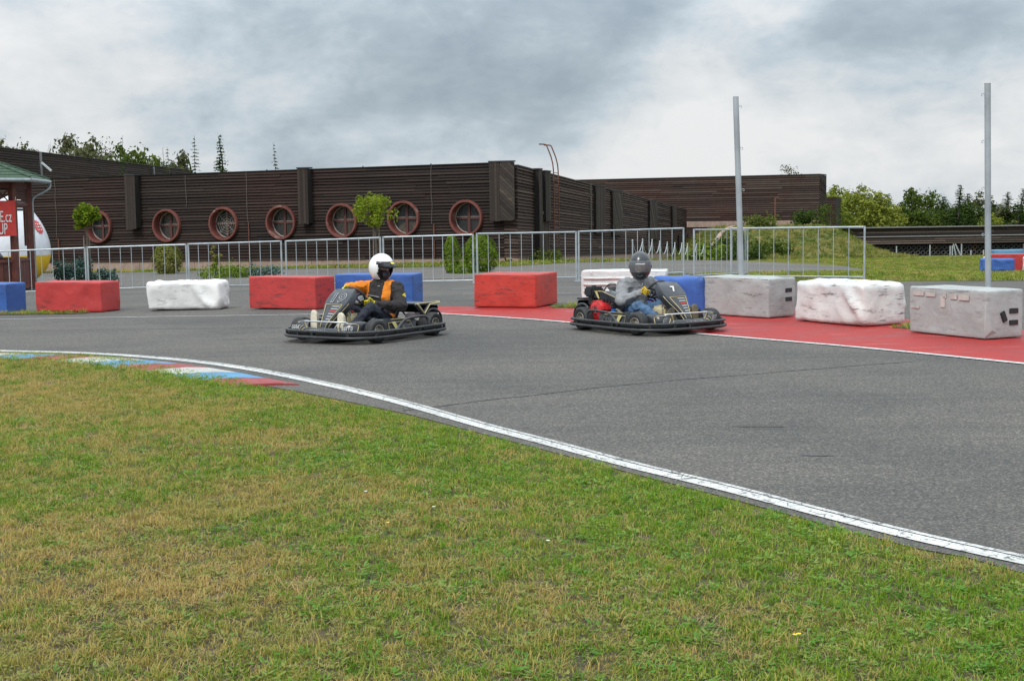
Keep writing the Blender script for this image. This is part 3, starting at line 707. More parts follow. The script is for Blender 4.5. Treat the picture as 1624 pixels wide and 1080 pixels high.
def wbox(t0, t1, k0, ktop, dep, nb, diag=False):
    s0 = t0 * WL; wdt = (t1 - t0) * WL; tm = (t0 + t1) / 2
    hang_box(wing, (WA.x + WD.x * s0 + WN.x * -dep, WA.y + WD.y * s0 - WN.y * dep), WANG, wdt, dep, wz(tm, k0) if k0 > 0 else wz(t0, 0), wz(tm, 1) + ktop, nb, diag=diag, mat=W_diag if diag else W_vert)
wbox(.052, .063, 0, .04, .25, 4); wbox(.080, .099, .43, .06, .18, 5)
wbox(.297, .345, .33, .04, .14, 8); wbox(.388, .445, .31, .02, .14, 12, True)
wbox(.636, .698, .27, .0, .14, 12, True); wbox(.832, .872, .55, .04, .14, 6)
wbox(.90, .998, 0, -2.2, .12, 16, True)
# door
def wbx(t0, t1, z0, z1, o0, o1, name, mat, par):
    q = MB(); q.add([wp(t, z, o) for z in (z0, z1) for t, o in ((t0, o0), (t1, o0), (t1, o1), (t0, o1))], [(3, 2, 1, 0), (4, 5, 6, 7), (0, 1, 5, 4), (1, 2, 6, 5), (2, 3, 7, 6), (3, 0, 4, 7)]); return q.build(name, mat, par)
dr = wbx(.0715, .098, -.72, 1.30, -.03, .02, 'door', simple('dark_door', (.028, .020, .018), .7), wing)
M_dfr = simple('door_frame_wood', (.085, .065, .052), .8, var=.3)
for a in ((.0700, .0715, -.72, 1.42), (.098, .0995, -.72, 1.42), (.0715, .098, 1.30, 1.42)): wbx(a[0], a[1], a[2], a[3], -.08, .02, 'door_frame', M_dfr, dr)
for i in range(4): wbx(.074 + .0055 * i, .0785 + .0055 * i, -.6, 1.2, -.05, -.03, 'door_board', W_vert, dr)
MB().tube([wp(.28, -.9, -.05), wp(.28, 2.9, -.05)], .03, 5).build('cable', M_cable, wing)

# ladder with bent top on the wing
lad = empty('rusty_ladder', (2.05, 69, -.8), 0, label='rusty brown roof ladder with bent-over top against the receding timber wing', cat='ladder')
lo = Vector(lad.location)
def lp(t, z, off): return wp(t, z, off) + wl - lo
for t in (.108, .126):
    MB().tube(chaikin([lp(t, -.9, -.22), lp(t, 3.3, -.22), lp(t, 3.9, -.16), lp(t, 4.58, .10), lp(t, 4.68, .16), lp(t, 4.70, .50)], 1), .035, 6).build('rail', M_rust, lad)
rung = MB().tube([lp(.108, 0, -.22), lp(.126, 0, -.22)], .018, 5).mesh('rung', M_rust)
for i in range(14): inst('rung', rung, lad, (0, 0, -.6 + .3 * i))

# --- back building on the mound (faded boards)
BA, BB_ = Vector((4.2, 128.4)), Vector((26.0, 118.0))
back = empty('faded_timber_building', (16, 122, -1), 0, label='long windowless faded brown timber building behind the grass mound', cat='building')
board_wall(back, BA, BB_, -2.2, -2.2, 4.10, 4.10, 34, 6.0, W_back, first_row=6)
bl_ = Vector(back.location)
def bwall(A, B, z0, z1, off, th, name, mat, par):
    q = MB(); quad_wall(q, A, B, z0, z0, z1, z1, off, th); q.v = [tuple(Vector(p) - Vector(par.location)) for p in q.v]; return q.build(name, mat, par)
bwall(BA, BB_, -3, 4.08, .06, 2.5, 'wall', W_core, back); bwall(BA, BB_, 4.105, 4.18, -.06, 2.65, 'roof', M_roofedge, back)
bwall((BA.x, BA.y), (BB_.x, BB_.y), -.2, .30, -.10, .09, 'plinth', M_conc, back)
# side returns at the right end
ret = [((27.2, 125.6), (29.0, 124.9), 2.2)]
board_wall(back, (26.08, 118.06), (27.05, 120.2), -2.2, -2.2, 4.10, 3.55, 34, 6.0, W_back, first_row=6)
for A, B, zt in ret:
    A, B = Vector(A), Vector(B)
    board_wall(back, A, B, -1.0, -1.0, zt, zt, 22, 6, W_back, first_row=3); bwall(A, B, -1, zt - .01, .06, 3, 'side_wall', W_core, back); bwall(A, B, zt + .003, zt + .05, -.04, 3.1, 'side_roof', M_roofedge, back)
pp = empty('rusty_pole', (22.0, 116.5, .2), label='thin rusty pole standing on the mound before the faded timber building', cat='pole')
MB().tube([(0, 0, -1), (0, 0, 2.0)], .07, 6).build('pole', M_rust, pp); MB().tube([(0, 0, 2.0), (.35, 0, 2.05)], .04, 5).build('arm', M_rust, pp)

# --- high wall in the upper left
hw = empty('high_timber_wall', (-40, 140, -2), 0, label='high dark timber wall running away behind the long hall, upper left', cat='wall')
HA, HB = Vector((-40.6, 103.0)), Vector((-40.0, 178.0))
HZ = 7.05
def hwz(y): return HZ
# boards only from z 2.2 up, nothing of the lower part can be seen behind the hall
me_ = board_wall(hw, HA, HB, 1.8, 1.8, HZ, HZ, 26, 9.5, W_fac, first_row=0)
q = MB(); quad_wall(q, HA, HB, -5, -7, HZ - .02, HZ - .02, .06, 1.0); q.v = [tuple(Vector(p) - Vector(hw.location)) for p in q.v]; q.build('wall', W_core, hw)
q = MB(); quad_wall(q, HA, HB, HZ + .003, HZ + .003, HZ + .08, HZ + .08, -.08, 1.2); q.v = [tuple(Vector(p) - Vector(hw.location)) for p in q.v]; q.build('coping', M_roofedge, hw)
for i, y in enumerate((119.0, 158.0)):
    e_ = empty('wall_lamp', (-39.55 if i == 0 else -39.9, y, 4), label=('grey street lamp with angled head on the high wall, nearer the gazebo roof' if i == 0 else 'grey lamp post on the high wall right of the roofline box'), cat='lamp', group='lamps on the high wall')
    MB().tube([(.0, 0, -3), (.0, 0, 2.95)], .10 if i == 0 else .12, 6).build('post', simple('grey_post', (.16, .17, .18), .6), e_)
    if i == 0: MB().box((.45, 0, 1.75), (1.05, .2, .14), Matrix.Rotation(R(42), 3, 'Y')).build('lamp_head', simple('lamp_grey', (.5, .52, .54), .5), e_)
# ------------------------------------------------------------------ mound, tyre wall, low timber parapet
def sst(a, b, t):
    t = min(max((t - a) / (b - a), 0), 1); return t * t * (3 - 2 * t)
def mound_h(x, y):
    lx0 = 11.0 + (y - 86) * .02; left = sst(lx0, 17.6, x) if x < 17.6 else 1
    rx = 24.8; right = 1 - sst(23.4, 27.8, x + (104 - y) * .10)
    front = sst(84, 104, y)
    top = -.16 + .12 * noise.noise(Vector((x * .3, y * .2, 0)))
    base = terr(x, y)
    h = left * right * front
    return base + (top - base) * h + .18 * noise.noise(Vector((x * .55, y * .3, 3))) * h - .03
mb = MB(); X_ = [10 + i * .4 for i in range(52)]; Y_ = [83 + j * .8 for j in range(46)]
mb.add([(x, y, mound_h(x, y)) for y in Y_ for x in X_], [(j * 52 + i, j * 52 + i + 1, (j + 1) * 52 + i + 1, (j + 1) * 52 + i) for j in range(45) for i in range(51)])
def m_mound():
    m = NT('mound_grass'); p = m.pos(); a = m.noise(p, .5, 6, .65, .6); b = m.noise(p, 4, 6, .75)
    c = m.ramp(a, [(.3, (.055, .095, .015)), (.48, (.13, .155, .028)), (.66, (.27, .235, .075))])
    c = m.mix(.7, c, m.ramp(b, [(.3, (.5, .5, .5)), (.7, (1.35, 1.35, 1.35))]), 'MULTIPLY'); m.base(c); m.rough(.95); m.bump(b, 1, .3); return m.mat
_s = mb; _keep = [f for f in mb.f if max(mound_h(mb.v[i][0], mb.v[i][1]) - terr(mb.v[i][0], mb.v[i][1]) for i in f) > .0]; mb.f = _keep; mb.m = [0] * len(_keep)
mound = mb.build('grass_mound', m_mound(), None, True, kind='structure')
# long grass on the mound and the edges of the field
g2 = bpy.data.collections.new('long_grass'); sc.collection.children.link(g2)
G_long = m_grass('long_grass_blades', [(0, (.08, .12, .016)), (.4, (.155, .185, .032)), (1, (.34, .28, .09))], (.42, .33, .12))
for i, (h, sd) in enumerate(((.42, 31), (.30, 32), (.5, 33))):
    me = tuft('long_grass', G_long, 26, h, .28, .8, .035, sd); o = bpy.data.objects.new('long_grass', me); g2.objects.link(o); o.location = (19 + i, 98, mound_h(19 + i, 98)); o['kind'] = 'stuff'
scatter(mound, 9, g2, .35, .75, 5, .3, .3)
g3 = bpy.data.collections.new('field_grass'); sc.collection.children.link(g3)
for i, (h, sd) in enumerate(((.07, 41), (.055, 42))):
    me = tuft('field_grass', G_green if i else G_long, 22, h, .13, 1.0, .011, sd); o = bpy.data.objects.new('field_grass', me); g3.objects.link(o); o.location = (8.5 + i, 31.5, terr(8.5 + i, 31.5)); o['kind'] = 'stuff'
M_field = M_ground
o = drape('field', [(4.2, 38.3), (5.0, 37.3), (5.7, 33.1), (6.3, 30.4), (7.8, 29.4), (10.5, 28.7), (13, 28.1), (24, 26.1), (36, 46), (44, 92), (15, 92), (14, 60), (13.7, 57), (12.8, 47), (8.6, 40.9)], M_field, .006); o['kind'] = 'stuff'
scatter(o, 26, g3, .6, 1.3, 9, .25, .25)
o = drape('verge', [(-34, 66.5), (-18, 62.0), (-12, 63.1), (-5.6, 59.4), (-.2, 57.0), (2.4, 60.7), (6, 62.2), (9, 76), (3.6, 73), (.6, 62.4), (-.7, 62.2), (-30, 74.2), (-34, 75)], M_field, .010); o['kind'] = 'stuff'
scatter(o, 14, g3, 1.2, 2.6, 10, .25, .5)
# little tufts at the feet of barriers
TG = bpy.data.collections['tufts']
for pl in ([(-9.2, 23.35), (-8.3, 23.05), (-7.2, 22.75), (-6.9, 22.95), (-8.2, 23.4), (-9.2, 23.75)], [(.55, 21.45), (1.1, 21.2), (1.15, 21.7), (.9, 21.9), (.8, 21.7)],
           [(4.62, 16.95), (4.85, 16.65), (5.05, 16.95), (4.85, 17.2)], [(-11, 24.2), (-9.4, 23.5), (-9.3, 23.9), (-11, 24.6)]):
    o = drape('grass_tufts', pl, M_soil, .012, .5); o['kind'] = 'stuff'; scatter(o, 260, TG, 1.0, 2.0, 20, 3, .5)
# concrete edging up the left slope of the mound
ed = MB()
for i in range(8):
    a, b = i / 8, (i + .97) / 8
    P0 = Vector((12.0 + 5.8 * a, 91 + 21 * a, 0)); P1 = Vector((12.0 + 5.8 * b, 91 + 21 * b, 0)); P0.z = mound_h(P0.x, P0.y) + .22; P1.z = mound_h(P1.x, P1.y) + .22; d = (P1 - P0).normalized(); s_ = Vector((d.y, -d.x, 0)).normalized() * .16
    ed.add([P0 - s_, P1 - s_, P1 + s_, P0 + s_, P0 - s_ - Vector((0, 0, .9)), P1 - s_ - Vector((0, 0, .9)), P1 + s_ - Vector((0, 0, .9)), P0 + s_ - Vector((0, 0, .9))], [(3, 2, 1, 0), (4, 5, 6, 7), (0, 1, 5, 4), (1, 2, 6, 5), (2, 3, 7, 6), (3, 0, 4, 7)])
ed.build('retaining_edge', M_conc, None, label='pinkish concrete edging running up the left slope of the grass mound', cat='wall')

TY = 130.0
W_par = m_wood('weathered_timber', [(.25, (.045, .035, .029)), (.5, (.085, .066, .054)), (.75, (.14, .11, .09)), (.95, (.22, .19, .16))], .2)
tz = terr(24, TY)
tw = empty('tyre_wall', (38, TY, tz), label='wall of stacked black tyres two high under the low timber parapet', cat='tyre wall')
M_rub = simple('tyre_rubber', (.050, .050, .052), .75, var=.4, scale=3)
M_rubb = simple('brown_stained_rubber', (.10, .06, .035), .8, var=.5, scale=3)
prof = [(.13, -.09), (.20, -.10), (.235, -.06), (.235, .06), (.20, .10), (.13, .09)]
tyre = MB().lathe(prof, 14, lambda p: Vector((p.x, p.z, p.y)), True).mesh('tyre', M_rub, True); tyre2 = MB().lathe(prof, 14, lambda p: Vector((p.x, p.z, p.y)), True).mesh('tyre', M_rubb, True)
for i in range(72):
    for j in range(2):
        x = 22.6 + i * .475 + (j * .1)
        inst('tyre', tyre2 if (rnd.random() < (.5 if i < 12 else .06)) else tyre, tw, (x - 38, rnd.uniform(-.05, .05), .26 + j * .48), (0, rnd.uniform(-3, 3), 0))
q = MB(); q.box((0, 1.2, -.2), (36, .3, 3.6)); q.build('dark_backing', W_core, tw)
par = empty('timber_parapet', (38, TY, tz), label='low weathered timber parapet running right behind the grass field', cat='parapet')
for r_ in range(7):
    me = board_mesh('plank', W_par)
    x = -22.5
    while x < 24:
        ln = rnd.uniform(5, 7); z = (1.22 + .19 * r_) if r_ < 3 else 1.28 + .19 * r_; y = -.55 if r_ < 3 else -.35
        o = bpy.data.objects.new('plank', me); link(o, par); o.location = (x, y, z); o.scale = (ln - .02, 1.6, .18); x += ln
q = MB(); q.box((1, .0, 1.85), (48, .5, 1.5)); q.box((1, -.25, 1.70), (48, .3, .9)); q.build('beam_core', W_core, par)
q = MB(); q.box((1, -.1, 2.66), (48, 1.2, .09)); q.build('top_coping', simple('grey_coping', (.17, .165, .16), .8), par)
q = MB(); q.box((1, -.62, 1.83), (48, .14, .07)); q.build('ledge', simple('pale_ledge', (.26, .26, .25), .7), par)
q = MB()
for i in range(16): q.box((-20 + i * 3, .5, .5), (.25, .25, 1.9))
q.build('support_posts', W_core, par)
for px, hh, lean in ((1423, 16, 0), (1476, 17, 0), (1508, 15, 0), (1511.5, 16, 0), (1514, 18, .25), (1518, 18, .5), (1526, 18, 0), (1541, 8, 0), (1561, 8, 0)):
    Y = 118.0; x = (px - 812) / 2217 * Y; z0 = terr(x, Y); h_ = hh / 18.8
    lab = {1423: 'thin grey post at the left end of the tyre wall', 1476: 'thin grey post alone before the tyre wall, second from the left', 1508: 'left post of the bundle of grey posts before the tyre wall', 1511.5: 'second post of the bundle of grey posts before the tyre wall', 1514: 'slightly leaning grey post in the bundle before the tyre wall',
           1518: 'most slanted grey post in the bundle before the tyre wall', 1526: 'upright grey post just right of the slanted bundle', 1541: 'short grey stub post right of the bundle before the tyre wall', 1561: 'short grey stub post just left of the tall right pole'}[px]
    tag(MB().tube([(lean, 0, -.3), (-lean * .2, 0, h_)], .055, 6).build('thin_post', M_galv), lab, 'post', 'thin posts before the tyre wall').location = (x, Y, z0)

# ------------------------------------------------------------------ galvanised fence panels
fence_pts = [((-15.8, 35.4, -.44), (-13.28, 35.32, -.42)), ((-13.22, 35.32, -.42), (-10.70, 35.22, -.36)), ((-10.64, 35.21, -.35), (-8.13, 35.10, -.31)), ((-8.07, 35.07, -.30), (-5.56, 33.95, -.24)), ((-5.44, 33.9, -.24), (-3.05, 32.82, -.17)),
             ((-2.98, 32.78, -.16), (-.86, 32.1, -.12)), ((-.77, 32.1, -.10), (1.52, 32.5, -.10)), ((1.58, 32.5, -.09), (4.10, 33.2, -.06)), ((4.19, 32.0, -.08), (5.75, 34.0, -.13)), ((4.88, 31.0, -.05), (7.38, 29.2, -.03))]
flab = ['galvanised fence panel in front of the gazebo at the left frame edge', 'galvanised fence panel between the gazebo and the small left maple', 'galvanised fence panel right of the left maple, behind the leftmost red and white blocks', 'galvanised fence panel behind the gap between crumpled white and red blocks',
        'galvanised fence panel behind the blue block, left of the centre maple', 'galvanised fence panel right behind the white helmet', 'galvanised fence panel behind the large red block in mid track', 'tilted-top galvanised fence panel behind the dark-helmeted driver', 'fence panel turned away edge-on behind the left tall pole', 'rightmost galvanised fence panel, standing before the grass mound']
FH = 1.10
bar_cache = {}
for i, ((x0, y0, z0), (x1, y1, z1)) in enumerate(fence_pts):
    ln = math.dist((x0, y0), (x1, y1)); fe = empty('fence_panel', (x0, y0, z0), math.atan2(y1 - y0, x1 - x0), label=flab[i], cat='fence', group='galvanised fence panels along the track')
    sl_ = (z1 - z0) / ln
    def P(x, z, y=0): return (x, y, z + sl_ * x)
    thick = .022
    for x in (0, ln): MB().tube([P(x, -.12), P(x, FH)], thick, 8).build('post', M_galv, fe)
    MB().tube([P(.022, FH - .02), P(ln - .022, FH - .02)], .020, 8).build('rail', M_galv, fe)
    MB().tube([P(.022, .04), P(ln - .022, .04)], .014, 8).build('rail', M_galv, fe)
    if 'b' not in bar_cache: bar_cache['b'] = MB().tube([(0, 0, .054), (0, 0, FH - .04)], .0085, 6).mesh('bar', M_galv)
    nb = 8 if i != 8 else 9
    for k in range(nb):
        x = ln * (k + 1) / (nb + 1); inst('bar', bar_cache['b'], fe, (x, 0, sl_ * x))
    for x in (.0, ln):
        MB().box(P(x, -.06), (.05, .34, .018)).build('foot', M_galv, fe)
# tall bare poles with hooks
M_pole = simple('grey_pole_steel', (.36, .39, .41), .5, metal=.25, var=.22, scale=1.6)
for i, (x, y, top, lean, lab) in enumerate(((4.46, 27.0, 3.585, -.12, 'tall grey steel pole leaning slightly left, behind the grey block'), (8.20, 24.0, 3.515, -.07, 'tall grey steel pole near the right frame edge, behind the taped grey block'))):
    z0 = terr(x, y); p = empty('tall_pole', (x, y, z0), label=lab, cat='pole', group='tall bare grey poles'); h = top - z0
    n = 8; MB().tube([(lean * t / n, 0, -.1 + (h + .1) * t / n) for t in range(n + 1)], [.052 if i else .056] * 9, 16).build('pole_tube', M_pole, p, True)
    autosmooth(p.children[0], 50)
    MB().tube([(lean, 0, h), (lean, 0, h + .012)], .055, 16).build('cap', M_galv, p)
    MB().box((0, 0, .01), (.26, .26, .02)).build('base_plate', M_galv, p)
    sd = 1 if i == 0 else -1
    for k in range(4):
        z = h - .18 - .79 * k
        if z > .5:
            c = Vector((lean * z / h + sd * .062, 0, z)); MB().tube([c + Vector((sd * (.022 - .022 * math.cos(a)), 0, .022 * math.sin(a))) for a in [j * .55 for j in range(10)]], .006, 5).build('hook', M_galv, p)

# posts with hanging chain by the wing
Yc = 66.0; px = [1005, 1021, 1036, 1048, 1060, 1072, 1083, 1092, 1106, 1118]
ord_ = ['first', 'second', 'third', 'fourth', 'fifth', 'sixth', 'seventh', 'eighth', 'ninth', 'tenth']
cp = []
for k, x_ in enumerate(px):
    Y = 60 + k * 2.2; x = (x_ - 812) / 2217 * Y; z0 = terr(x, Y); h = .92
    cp.append(Vector((x, Y, z0 + h - .03)))
    p = empty('chain_post', (x, Y, z0), label=f'thin grey post of the chain barrier before the receding timber wing, {ord_[k]} from the left', cat='post', group='chain barrier posts')
    MB().tube([(0, 0, -.1), (0, 0, h)], .03, 7).build('stake', M_galv, p); MB().ball((0, 0, h + .02), .04, 8, 5).build('knob', M_galv, p)
for k in range(9):
    a, b = cp[k], cp[k + 1]; sag = .52 if k % 3 != 1 else .62
    m_ = (a + b) / 2; pts = [a.lerp(b, t / 10) - Vector((0, 0, sag * (1 - (2 * t / 10 - 1) ** 2))) - m_ for t in range(11)]
    o = MB().tube(pts, .018, 5).build('chain', M_galv); o.location = m_; tag(o, f'grey chain sagging from the {ord_[k]} to the {ord_[k+1]} post by the timber wing', 'chain', 'chains between the posts')

# ------------------------------------------------------------------ foam barrier blocks in vinyl covers
def m_vinyl(name, c, dirt=.5, scuff=(.05, .045, .04), rough=.42, streak=1.0, warm=None):
    m = NT(name); p = m.pos(obj=True); oi = m.n('ShaderNodeObjectInfo')
    off = m.n('ShaderNodeVectorMath', operation='ADD'); cx = m.n('ShaderNodeCombineXYZ'); m.l(m.math('MULTIPLY', oi.outputs['Random'], 50), cx.inputs[0]); m.l(m.math('MULTIPLY', oi.outputs['Random'], 31), cx.inputs[1])
    m.l(p, off.inputs[0]); m.l(cx.outputs[0], off.inputs[1]); q = off.outputs[0]
    mp_ = m.n('ShaderNodeMapping'); mp_.inputs['Scale'].default_value = (2.2, 2.2, 13); m.l(q, mp_.inputs[0])
    a = m.noise(q, 2.2, 6, .65, .4); b = m.noise(mp_.outputs[0], 1.6, 7, .75, .5); f = m.noise(q, 30, 4, .7)
    sh = m.noise(q, 1.7, 3, .5)
    lo = tuple(x * .72 for x in c)
    col_ = m.ramp(a, [(.3, lo), (.6, c)])
    if warm: col_ = m.mix(m.ramp(m.noise(q, 1.2, 5, .6), [(.45, (0, 0, 0)), (.7, (.6,) * 3)]), col_, warm)
    msk = m.math('MULTIPLY', m.ramp(b, [(.535, (0, 0, 0)), (.63, (1, 1, 1))]), m.ramp(sh, [(.40, (0, 0, 0)), (.56, (1, 1, 1))]))
    msk = m.math('MULTIPLY', msk, streak * .9)
    col_ = m.mix(msk, col_, scuff)
    # grime towards the foot where the spray from the track dries
    col_ = m.mix(m.math('MULTIPLY', m.ramp(f, [(.35, (0, 0, 0)), (.7, (1, 1, 1))]), dirt * .45), col_, tuple(x * .55 + .03 for x in c))
    m.base(col_); m.rough(m.ramp(a, [(.3, (rough,) * 3), (.7, (rough + .25,) * 3)]))
    m.bump(m.math('ADD', m.noise(q, 5, 5, .6, 1.0), m.math('MULTIPLY', f, .12)), .35, .03); return m.mat
V_red = m_vinyl('red_vinyl', (.49, .038, .036), .35, (.07, .035, .03)); V_red2 = m_vinyl('bright_red_vinyl', (.52, .040, .026), .4, (.06, .03, .025))
V_white = m_vinyl('white_vinyl', (.80, .79, .77), .35, (.12, .11, .10), streak=.7); V_white2 = m_vinyl('dirty_white_vinyl', (.72, .74, .73), .5, (.06, .055, .05), warm=(.70, .66, .60))
V_blue = m_vinyl('blue_vinyl', (.035, .115, .40), .25, (.03, .05, .12)); V_grey = m_vinyl('grey_vinyl', (.40, .425, .415), .5, (.12, .115, .11), warm=(.40, .405, .38)); V_grey2 = m_vinyl('smooth_grey_vinyl', (.41, .43, .42), .4, (.13, .11, .11), streak=.8)
V_black = simple('black_strap', (.02, .02, .022), .6); V_tape = simple('tape_residue', (.48, .44, .40), .6, var=.2)
def block(name, c, ang, dims, mat, lab, crumple=.0, seed=0, group='foam barrier blocks along the track', taper=0, pinch=None, nosub=False):
    Lx, Dy, Hz = dims; bm = bmesh.new(); bmesh.ops.create_cube(bm, size=1)
    for v_ in bm.verts: v_.co = Vector((v_.co.x * Lx, v_.co.y * Dy, v_.co.z * Hz + Hz / 2))
    bmesh.ops.bevel(bm, geom=bm.edges[:], offset=.013 + crumple * .11, segments=3, affect='EDGES', profile=.5)
    # cut into a fine grid so the cover can sag and crease
    for ax, d_ in ((0, Lx), (1, Dy), (2, Hz)):
        k = max(2, int(d_ / .045))
        for i in range(1, k):
            no = [0, 0, 0]; no[ax] = 1; co = [0, 0, 0]; co[ax] = (-d_ / 2 + d_ * i / k) if ax < 2 else d_ * i / k
            bmesh.ops.bisect_plane(bm, geom=bm.verts[:] + bm.edges[:] + bm.faces[:], plane_co=co, plane_no=no, dist=1e-4)
    off = Vector((seed * 7.3, seed * 3.1, 0))
    bm.normal_update()
    nn = {v_: v_.normal.copy() for v_ in bm.verts}
    for v_ in bm.verts:
        p = v_.co; n_ = nn[v_]
        a = noise.noise(Vector((p.x * 3.2, p.y * 3.2, p.z * 3.5)) + off); b = noise.noise(Vector((p.x * 8 + p.z * 6, p.y * 8, p.z * 9)) + off)
        ridge = 1 - abs(noise.noise(Vector((p.x * 2.6 + p.z * 2.5, p.y * 2.6, p.z * 2.2 - p.x * 1.1)) + off)) * 2.4
        k = crumple
        d_ = a * (.004 + .045 * k) + b * (.0015 + .018 * k) + max(0, ridge) ** 3 * .045 * k
        q = p + n_ * d_
        if pinch:      # a loose corner of the cover that hangs
            (cx, cz, rr, am) = pinch; dd = math.hypot(p.x - cx, p.z - cz)
            if dd < rr: q += Vector((0, -1, -.2)) * am * (1 - dd / rr) * (1 - abs(math.sin((p.x - cx) * 9 + (p.z - cz) * 7)))
        if crumple > .3: q.z -= crumple * .06 * sst(.3, .5, p.z) * (.5 + noise.noise(Vector((p.x * 2, p.y * 2, 9)) + off))
        q.z = max(q.z, .004)
        v_.co = q
    me = bpy.data.meshes.new(name); bm.to_mesh(me); bm.free(); me.materials.append(mat)
    me.polygons.foreach_set('use_smooth', [True] * len(me.polygons))
    o = bpy.data.objects.new(name, me); link(o); o.location = (c[0], c[1], terr(*c) + .014); o.rotation_euler = (0, 0, R(ang)); tag(o, lab, 'barrier', group)
    # welded seam along the top edges
    s_ = MB(); hx, hy = Lx / 2 - .012, Dy / 2 - .012
    if crumple < .3: s_.tube([(-hx, -hy - .008, Hz - .012), (hx, -hy - .008, Hz - .012)], .006, 5); s_.build('seam', mat, o)
    return o
W_, D_, H_ = 1.27, .55, .50
blk = []
blk.append(block('foam_block', (-9.05, 24.0), -16, (W_, D_, H_), V_blue, 'blue foam block cut off by the left frame edge', .08, 1))
blk.append(block('foam_block', (-7.30, 23.52), -18, (1.29, D_, .50), V_red, 'faded red foam block second from the left, in front of the gazebo fence', .12, 2))
blk.append(block('foam_block', (-5.36, 23.2), -4, (1.22, .60, .47), V_white, 'crumpled clean white foam block between the two left red blocks', .42, 3, pinch=(.38, .15, .32, .07)))
blk.append(block('foam_block', (-3.55, 22.62), -27, (1.30, D_, .51), V_red, 'red foam block just left of the blue block, behind the kart nose', .06, 4))
blk.append(block('foam_block', (-2.20, 23.28), -14, (1.35, D_, .49), V_blue, 'blue foam block right behind the white-helmeted driver', .05, 5))
blk.append(block('foam_block', (.08, 22.05), -21, (1.02, 1.02, .51), V_red2, 'bright red squarish foam block between the two karts', .06, 6))
blk.append(block('foam_block', (1.72, 21.10), -9, (1.27, D_, .57), V_white2, 'dirty white ribbed foam block behind the rear of the right kart', .10, 7))
blk.append(block('foam_block', (2.52, 20.12), -50, (1.12, D_, .51), V_blue, 'wrinkled blue foam block behind the right kart steering wheel', .35, 8, pinch=(-.15, .42, .16, .06)))
blk.append(block('foam_block', (3.27, 19.28), -52, (1.22, D_, .53), V_grey, 'scuffed grey foam block with two black straps, right of the blue one', .10, 9))
blk.append(block('foam_block', (4.33, 17.86), -61, (1.27, .72, .53), V_white2, 'crumpled dirty white foam block between the two grey blocks', .34, 10, pinch=(.45, .3, .35, .08)))
blk.append(block('foam_block', (5.18, 15.93), -64.5, (1.22, D_, .535), V_grey2, 'grey foam block with tape residue and two black straps, by the right pole', .08, 11))
blk.append(block('foam_block', (5.90, 14.2), -66, (1.22, D_, .52), V_white2, 'white foam block cut off by the right frame edge', .3, 12))
# ribs on the dirty white block
for z in (.16, .27, .37, .46):
    MB().tube([(-.60 + .12 * k, -.285 + rnd.uniform(-.004, .004), z + rnd.uniform(-.004, .004)) for k in range(11)], .018, 7).build('rib', V_white2, blk[6], True)
for b_, zs in ((blk[8], (.36, .24)), (blk[10], (.30, .17))):
    for z in zs: MB().rbox((.615 if b_ is blk[8] else .612, .13, z), (.012, .13, .055), .004).build('strap', V_black, b_)
MB().rbox((.615, -.02, .24), (.02, .07, .12), .006, Matrix.Rotation(R(25), 3, 'X')).build('strap', V_black, blk[10])
def tape(o, x, z, w_, h_, ang=0):
    MB().box((x, -.2865, z), (w_, .004, h_), Matrix.Rotation(R(ang), 3, 'Y')).build('tape_patch', V_tape, o)
for a in ((-.45, .46, .18, .05), (-.25, .455, .16, .045), (-.02, .45, .05, .06), (.12, .45, .1, .06), (.28, .445, .16, .06), (-.05, .38, .07, .12), (-.5, .30, .13, .03)): tape(blk[10], *a)
q = MB(); q.add([(.61, -.27, .40), (.61, -.10, .06), (.615, -.30, .02), (.60, -.285, .38), (.63, -.2, .1)], [(0, 4, 1), (0, 2, 4), (1, 4, 2), (3, 2, 0)]); q.build('torn_flap', V_grey2, blk[10])
# distant pile on the right
gp_ = 'far barrier pile at the right edge'
block('foam_block', (17.35, 49.9), -5, (1.1, .55, .47), V_blue, 'dark blue tarp-wrapped block in the far pile, nearest the right pole', .45, 21, gp_)
block('foam_block', (18.45, 49.0), -10, (.9, .55, .52), V_white, 'white tarp-wrapped block of the far pile at the right frame edge', .55, 22, gp_)
block('foam_block', (18.55, 51.3), -4, (1.9, .7, .60), V_red, 'red block in the middle of the far pile, behind the blue tarp', .1, 23, gp_)
block('foam_block', (20.95, 59.8), 0, (1.35, .5, .30), V_white, 'flat white block below the light blue one in the far pile', .1, 24, gp_)
V_lb = m_vinyl('light_blue_vinyl', (.13, .30, .48), .3); V_pk = m_vinyl('faded_red_vinyl', (.42, .13, .11), .3)
block('foam_block', (21.9, 61.6), 0, (1.5, .8, .55), V_lb, 'light blue block at the back of the far pile', .1, 25, gp_)
block('foam_block', (23.3, 61.0), -8, (1.7, .8, .80), V_pk, 'faded pinkish red block at the upper right of the far pile', .1, 26, gp_)
